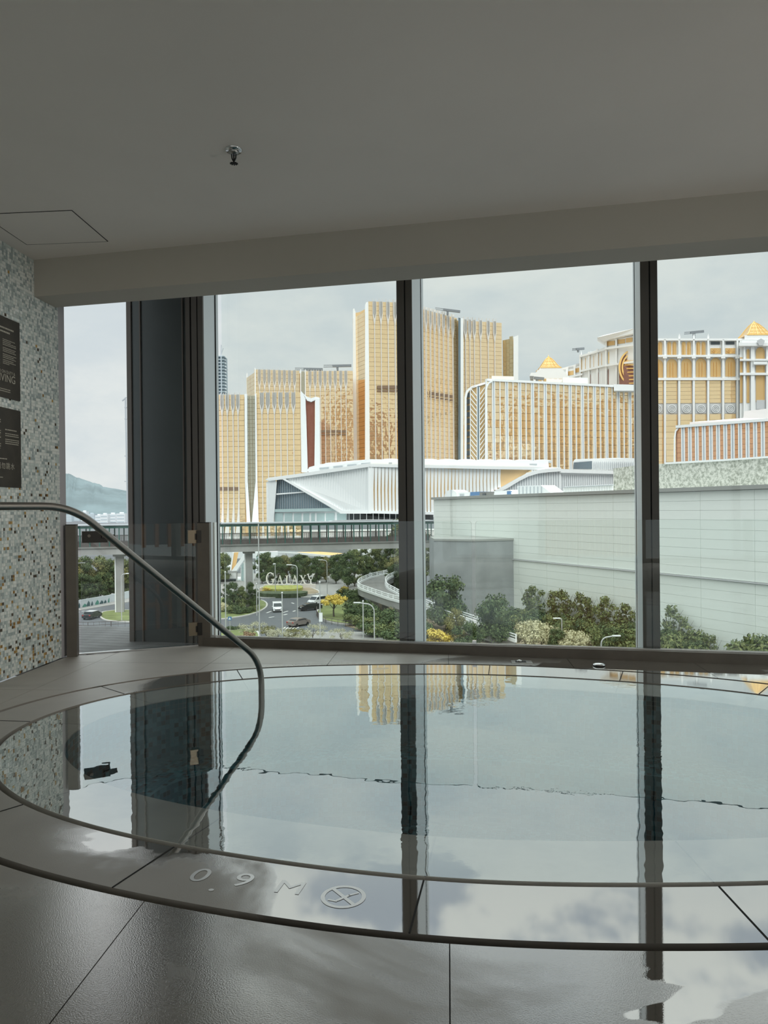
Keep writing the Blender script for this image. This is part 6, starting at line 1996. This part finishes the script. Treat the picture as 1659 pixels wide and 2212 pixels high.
def foliage_mesh(name, mat, seed, blobs, nleaf, leaf, fill=True):
    """crown of leaf blades over rounded clumps; blobs are (x,y,z,r)"""
    r_ = np.random.default_rng(seed)
    mb = MB()
    if fill:
        for x, y, z, r in blobs: mb.ball((x, y, z), (r * .52, r * .52, r * .50), 7, 4)
    w = np.array([b[3] ** 2 for b in blobs]); w = w / w.sum()
    ks = r_.choice(len(blobs), int(nleaf * 1.7), p=w)
    for k in ks:
        x, y, z, r = blobs[k]
        d = r_.normal(size=3); d /= np.linalg.norm(d)
        if d[2] < -.35: d[2] *= -.5
        c = np.array([x, y, z]) + d * r * r_.uniform(.62, 1.12) * np.array([1, 1, .92])
        nn = d + r_.normal(size=3) * .55; nn /= np.linalg.norm(nn)
        u = np.cross(nn, r_.normal(size=3)); u /= np.linalg.norm(u); v = np.cross(nn, u)
        s = leaf * r_.uniform(.6, 1.25)
        mb.add([c - u * s * .5, c + v * s * .28, c + u * s * .5, c - v * s * .28], [(0, 1, 2, 3)])
    return mb.mesh(name, mat)
def crown(seed, n, R, H, z0, r0, r1):
    r_ = random.Random(seed); b = []
    for k in range(n):
        a = r_.uniform(0, 2 * PI); q = R * math.sqrt(r_.random()); h = r_.random()
        q *= math.sqrt(max(.12, 1 - (h * 2 - .85) ** 2 * .75))
        b.append((q * math.cos(a), q * math.sin(a), z0 + H * h, r_.uniform(r0, r1)))
    return b
def trunk_mesh(h, r, seed):
    r_ = random.Random(seed); mb = MB()
    mb.tube([(0, 0, 0), (r_.uniform(-.2, .2), r_.uniform(-.2, .2), h * .5), (r_.uniform(-.3, .3), r_.uniform(-.3, .3), h)], [r, r * .8, r * .5], 7)
    for k in range(4):
        a = 2 * PI * k / 4 + r_.random(); q = h * .35
        mb.tube([(0, 0, h * .6), (q * .5 * math.cos(a), q * .5 * math.sin(a), h * .85), (q * math.cos(a), q * math.sin(a), h * 1.1)], [r * .5, r * .35, r * .15], 5)
    return mb.mesh('trunk', 'bark')
# unit crowns: about 1 m tall stands for the whole plant, scaled when placed
TREES = {}
def tree_kind(key, mat, seed, n, R, H, z0, r0, r1, nleaf, leaf, th, tr):
    TREES[key] = (foliage_mesh('foliage', mat, seed, crown(seed, n, R, H, z0, r0, r1), nleaf, leaf), trunk_mesh(th, tr, seed))
for q, mt in enumerate(('leaf_dark', 'leaf_mid', 'leaf_dark', 'leaf_olive')):
    tree_kind('broad%d' % q, mt, 20 + q, 30, 3.1, 7.4, 1.2, .8, 1.5, 2900, .42, 4.2, .22)
tree_kind('tall0', 'leaf_mid', 31, 34, 3.0, 10.0, 3.2, .8, 1.6, 3200, .42, 7, .25)
tree_kind('tall1', 'leaf_dark', 32, 34, 2.8, 10.0, 3.0, .8, 1.6, 3200, .42, 7, .25)
tree_kind('bush0', 'leaf_dark', 41, 14, 1.5, 1.3, .6, .5, .95, 1100, .30, 1.0, .1)
tree_kind('bush1', 'leaf_mid', 42, 14, 1.5, 1.3, .6, .5, .95, 1100, .30, 1.0, .1)
tree_kind('cream', 'leaf_cream', 43, 14, 1.3, 1.3, .6, .45, .85, 1100, .26, 1.0, .08)
tree_kind('yellow', 'leaf_yellow', 44, 22, 1.9, 1.0, 2.4, .45, .75, 1600, .26, 2.4, .14)
tree_kind('yshrub', 'leaf_yellow', 48, 10, 1.0, 1.0, .5, .4, .7, 700, .24, .8, .08)
tree_kind('dome', 'leaf_dark', 45, 26, 1.9, 3.2, 1.0, .7, 1.2, 3000, .32, 1.8, .16)
def feathery(seed, mat):
    r_ = random.Random(seed); b = []
    for k in range(16):
        a = r_.uniform(0, 2 * PI); q = r_.uniform(.2, 2.6)
        b.append((q * math.cos(a), q * math.sin(a), r_.uniform(2.6, 4.1) - q * .25, r_.uniform(.5, .95)))
    return foliage_mesh('foliage', mat, seed, b, 900, .24, False)
TREES['feather'] = (feathery(51, 'leaf_pale'), trunk_mesh(3.4, .10, 51))
TREES['feather1'] = (feathery(52, 'leaf_olive'), trunk_mesh(3.4, .10, 52))
TREES['rust'] = (foliage_mesh('foliage', 'leaf_rust', 53, crown(53, 10, 1.2, 1.2, .5, .4, .7), 700, .26), trunk_mesh(.8, .08, 53))
def sapling(seed):
    r_ = random.Random(seed); b = []
    for k in range(9):
        h = lerp(1.4, 4.9, (k + r_.random()) / 9); b.append((r_.uniform(-.6, .6), r_.uniform(-.4, .4), h, r_.uniform(.35, .7)))
    return foliage_mesh('foliage', 'leaf_mid', seed, b, 260, .34, False)
TREES['sapling0'] = (sapling(61), trunk_mesh(4.4, .06, 61))
TREES['sapling1'] = (sapling(62), trunk_mesh(4.4, .06, 62))
NAT = {'broad': 9.3, 'tall': 14.0, 'bush': 2.7, 'cream': 2.6, 'yellow': 3.9, 'yshrub': 2.0, 'dome': 5.2, 'feather': 4.7, 'rust': 2.2, 'sapling': 5.3}
_rt = random.Random(77)
def plant(key, px, py, ytop, label, cat, group, wide=1.0, name=None, depth=None):
    """plant seen standing at px, with its foot on the street at row py and its top at row ytop"""
    if depth is None: p = street(px, py); d = (p - EYEP).dot(CF)
    else:
        d = depth; q = at(px, 1100, d); p = Vector((q.x, q.y, STREET))
    h = at(px, ytop, d).z - STREET
    nat = NAT[key.rstrip('0123456789')]
    s = h / nat
    fm, tm_ = TREES[key]
    t = thing(name or cat, label, cat, (p.x, p.y, STREET), group, _rt.uniform(0, 2 * PI))
    t.scale = (s * wide, s * wide, s)
    for me, nm in ((tm_, 'trunk'), (fm, 'foliage')):
        o = bpy.data.objects.new(nm, me); COL.objects.link(o); o.parent = t
    return t
G1 = 'trees behind the letter sign'
for k, px in enumerate((566, 583, 602, 622, 643, 664, 684, 705, 726)):
    plant('broad%d' % (k % 4), px, 1262 - (k % 2) * 3, 1197 + (k * 7) % 9, 'leafy tree in the dense stand behind the letter sign', 'tree', G1, .82, 'leafy_tree')
for k, px in enumerate((575, 612, 652, 692, 735)):
    plant('broad%d' % ((k + 2) % 4), px, 1252, 1193 + (k * 5) % 7, 'leafy tree in the dense stand behind the letter sign', 'tree', G1, .85, 'leafy_tree')
for k, (px, py, yt, kd, w) in enumerate(((752, 1272, 1194, 'broad0', .8), (766, 1268, 1188, 'broad1', .8), (783, 1264, 1200, 'broad2', .8), (797, 1262, 1162, 'tall0', .75), (812, 1258, 1180, 'tall1', .75), (829, 1262, 1172, 'tall0', .8), (848, 1262, 1150, 'tall1', .8), (868, 1265, 1122, 'tall0', .85), (858, 1270, 1200, 'broad3', .9), (890, 1268, 1130, 'tall1', .9), (920, 1270, 1150, 'tall0', .9))):
    plant(kd, px, py, yt, 'tall leafy tree rising beside the curved ramp', 'tree', 'trees beside the curved ramp', w, 'tall_tree')
for k, (px, py, yt) in enumerate(((846, 1283, 1225), (858, 1285, 1218), (872, 1290, 1222))):
    plant('broad2', px, py, yt, 'leafy tree growing inside the bend of the curved ramp', 'tree', 'trees inside the ramp bend', .8, 'leafy_tree')
for k in range(9):
    plant(('broad3', 'broad1', 'broad0')[k % 3], 150 + 17 * k, 1300 - 4 * k * .5, 1202 + (k * 5) % 9, 'leafy tree in the wood behind the mural wall', 'tree', 'trees behind the mural wall', .75, 'leafy_tree')
    plant(('broad0', 'broad2')[k % 2], 142 + 18 * k, 1308 - 3.2 * k, 1236 + (k * 7) % 11, 'leafy tree in the wood behind the mural wall', 'tree', 'trees behind the mural wall', .9, 'leafy_tree')
for px, py, yt in ((470, 1262, 1200), (484, 1258, 1196)):
    plant('broad1', px, py, yt, 'leafy tree standing beyond the road near the footbridge', 'tree', 'trees beyond the road', .9, 'leafy_tree')
for k, (px, py, yt, kd, w) in enumerate(((490, 1312, 1262, 'broad0', .8), (505, 1318, 1258, 'broad2', .8), (522, 1318, 1268, 'broad1', .7), (540, 1316, 1258, 'broad0', .7), (552, 1314, 1272, 'broad2', .7))):
    plant(kd, px, py, yt, 'dark shrubby tree on the island by the footbridge pier', 'tree', 'trees on the shrub island', w, 'shrubby_tree')
for px, py, yt, kd, w in ((482, 1322, 1300, 'cream', 1.3), (500, 1326, 1305, 'bush1', 1.2), (518, 1327, 1306, 'bush0', 1.2), (535, 1325, 1308, 'bush0', 1.2), (548, 1322, 1306, 'bush1', 1.1), (510, 1290, 1277, 'yshrub', 1.0)):
    plant(kd, px, py, yt, {'cream': 'pale shrub on the island by the footbridge pier', 'bush1': 'mid green bush on the island by the footbridge pier', 'bush0': 'dark bush on the island by the footbridge pier', 'yshrub': 'yellow shrub on the island by the footbridge pier'}[kd], 'bush', 'bushes on the shrub island', w)
plant('yellow', 721, 1334, 1284, 'spreading tree covered in yellow blossom on the grass island', 'tree', None, 1.15, 'blossom_tree')
for px, py, yt in ((575, 1283, 1260), (745, 1290, 1258)): plant('yshrub', px, py, yt + 6, 'rounded yellow-green shrub beside the flower bed', 'bush', 'yellow-green shrubs', .9)
# clipped hedges of the flower bed
for nm, mt, pts, h, lab in (('hedge', 'hedge_yellow', [(566, 1281), (600, 1283), (645, 1282), (658, 1276), (640, 1271), (600, 1270), (570, 1274)], 1.1, 'clipped oval yellow-green hedge below the letter sign'),
                            ('hedge', 'hedge_dark', [(556, 1291), (610, 1292.5), (655, 1291), (668, 1286), (655, 1284.5), (610, 1286), (558, 1285)], 1.0, 'dark clipped hedge along the roundabout kerb')):
    q = [street(*p) for p in arc(pts)]; mb = MB(); mb.prism([(p.x, p.y, STREET) for p in q], (0, 0, h)); o = mb.build(nm, mt); tag(o, lab, 'hedge')
for k, (px, py, yt, kd) in enumerate(((758, 1300, 1268, 'bush0'), (770, 1312, 1275, 'dome'), (782, 1330, 1290, 'bush0'), (768, 1335, 1306, 'bush0'), (795, 1345, 1300, 'dome'), (815, 1352, 1303, 'bush0'), (835, 1362, 1312, 'dome'), (855, 1372, 1320, 'dome'), (790, 1362, 1325, 'bush1'), (812, 1375, 1332, 'bush0'), (842, 1388, 1338, 'bush1'), (862, 1395, 1345, 'bush0'), (880, 1395, 1335, 'dome'), (905, 1395, 1335, 'dome'), (748, 1290, 1266, 'bush0'), (765, 1352, 1322, 'bush1'))):
    plant(kd, px, py, yt, 'dark leafy shrub in the thicket below the curved ramp', 'bush', 'thicket below the ramp', 1.3, 'thicket_shrub')
for px, py, yt, kd, w in ((545, 1384, 1340, 'feather', 1.1), (575, 1392, 1348, 'feather1', 1.1), (600, 1398, 1352, 'feather', 1.1), (640, 1400, 1352, 'feather1', 1.0), (675, 1398, 1346, 'feather', 1.1), (738, 1402, 1354, 'feather', .9), (625, 1404, 1362, 'feather', 1.2)):
    plant(kd, px, py, yt, 'pale feathery tree with thin spreading foliage by the near kerb', 'tree', 'pale feathery trees', w, 'feathery_tree')
plant('rust', 532, 1388, 1362, 'rust brown shrub on the near lawn', 'bush', None, 1.3, 'rust_shrub')
for px, py, yt in ((500, 1362, 1350), (515, 1360, 1350)): plant('bush0', px, py, yt, 'low dark bush on the near lawn behind the blue sign', 'bush', 'low bushes on the near lawn', 1.5)
# plants before the annex and the white hall
plant('dome', 962, 1330, 1232, 'dense dark tree against the pale side of the concrete annex', 'tree', None, .85, 'dense_tree', 128)
plant('dome', 1075, 1400, 1274, 'large dark dome-shaped tree before the concrete annex', 'tree', None, .80, 'dome_tree')
plant('broad3', 985, 1400, 1312, 'olive bushy tree below the concrete annex', 'tree', None, .72, 'bushy_tree')
plant('dome', 1010, 1412, 1335, 'dark bush filling the gap between the olive tree and dome-shaped tree', 'bush', None, .9, 'dark_bush')
plant('yshrub', 945, 1404, 1352, 'bright yellow shrub beside the window mullion', 'bush', None, 1.0, 'yellow_shrub')
for k in range(16):
    px = 1118 + 17 * k
    p, s = w_at(px, -3.0)
    ytop = 1304 + (k * 13) % 12 + k * 2.2
    plant(('bush0', 'bush1', 'dome')[k % 3], px, 0, ytop, 'green shrub in the hedge along the foot of the white hall', 'bush', 'shrubs along the white hall', 1.0 if k % 3 < 2 else .8, 'hedge_shrub', depth=s)
for k, (px, yt) in enumerate(((1137, 1262), (1145, 1264), (1163, 1270), (1190, 1275), (1199, 1272), (1214, 1272), (1222, 1276), (1249, 1278), (1264, 1283), (1273, 1290), (1301, 1282), (1308, 1290), (1331, 1300), (1345, 1302), (1357, 1298), (1440, 1305), (1457, 1320), (1470, 1332), (1488, 1342), (1541, 1372))):
    p, s = w_at(px, -1.6)
    plant('sapling%d' % (k % 2), px, 0, yt, 'slender sapling growing against the white hall wall', 'tree', 'saplings along the white hall', .9, 'sapling', depth=s)
for k, (px, yt) in enumerate(((1436, 1350), (1452, 1356), (1468, 1362), (1486, 1352), (1500, 1376), (1515, 1388), (1600, 1372), (1622, 1360), (1645, 1362), (1662, 1366))):
    p, s = w_at(px, -3.0)
    plant(('dome', 'bush1')[k % 2], px, 0, yt, 'green shrub at the foot of the white hall beyond the mullion', 'bush', 'shrubs along the white hall', .8, 'hedge_shrub', depth=s)
for k, (px, py, yt) in enumerate(((1137, 1400, 1336), (1152, 1402, 1334), (1173, 1404, 1342), (1192, 1402, 1348), (1228, 1412, 1356), (1247, 1412, 1358), (1256, 1414, 1364), (1272, 1416, 1372), (1284, 1414, 1366), (1352, 1420, 1382), (1366, 1422, 1378))):
    plant('cream', px, py, yt, 'cream flowering shrub in the row below the white hall', 'bush', 'cream flowering shrubs', .75, 'cream_shrub')
for k, (px, py, yt) in enumerate(((1205, 1410, 1350), (1305, 1420, 1352), (1325, 1425, 1346), (1345, 1425, 1352), (1310, 1420, 1372))):
    plant('bush1' if k % 2 else 'dome', px, py, yt, 'green bush standing among the cream flowering shrubs', 'bush', 'green bushes among the cream shrubs', .8, 'green_bush')
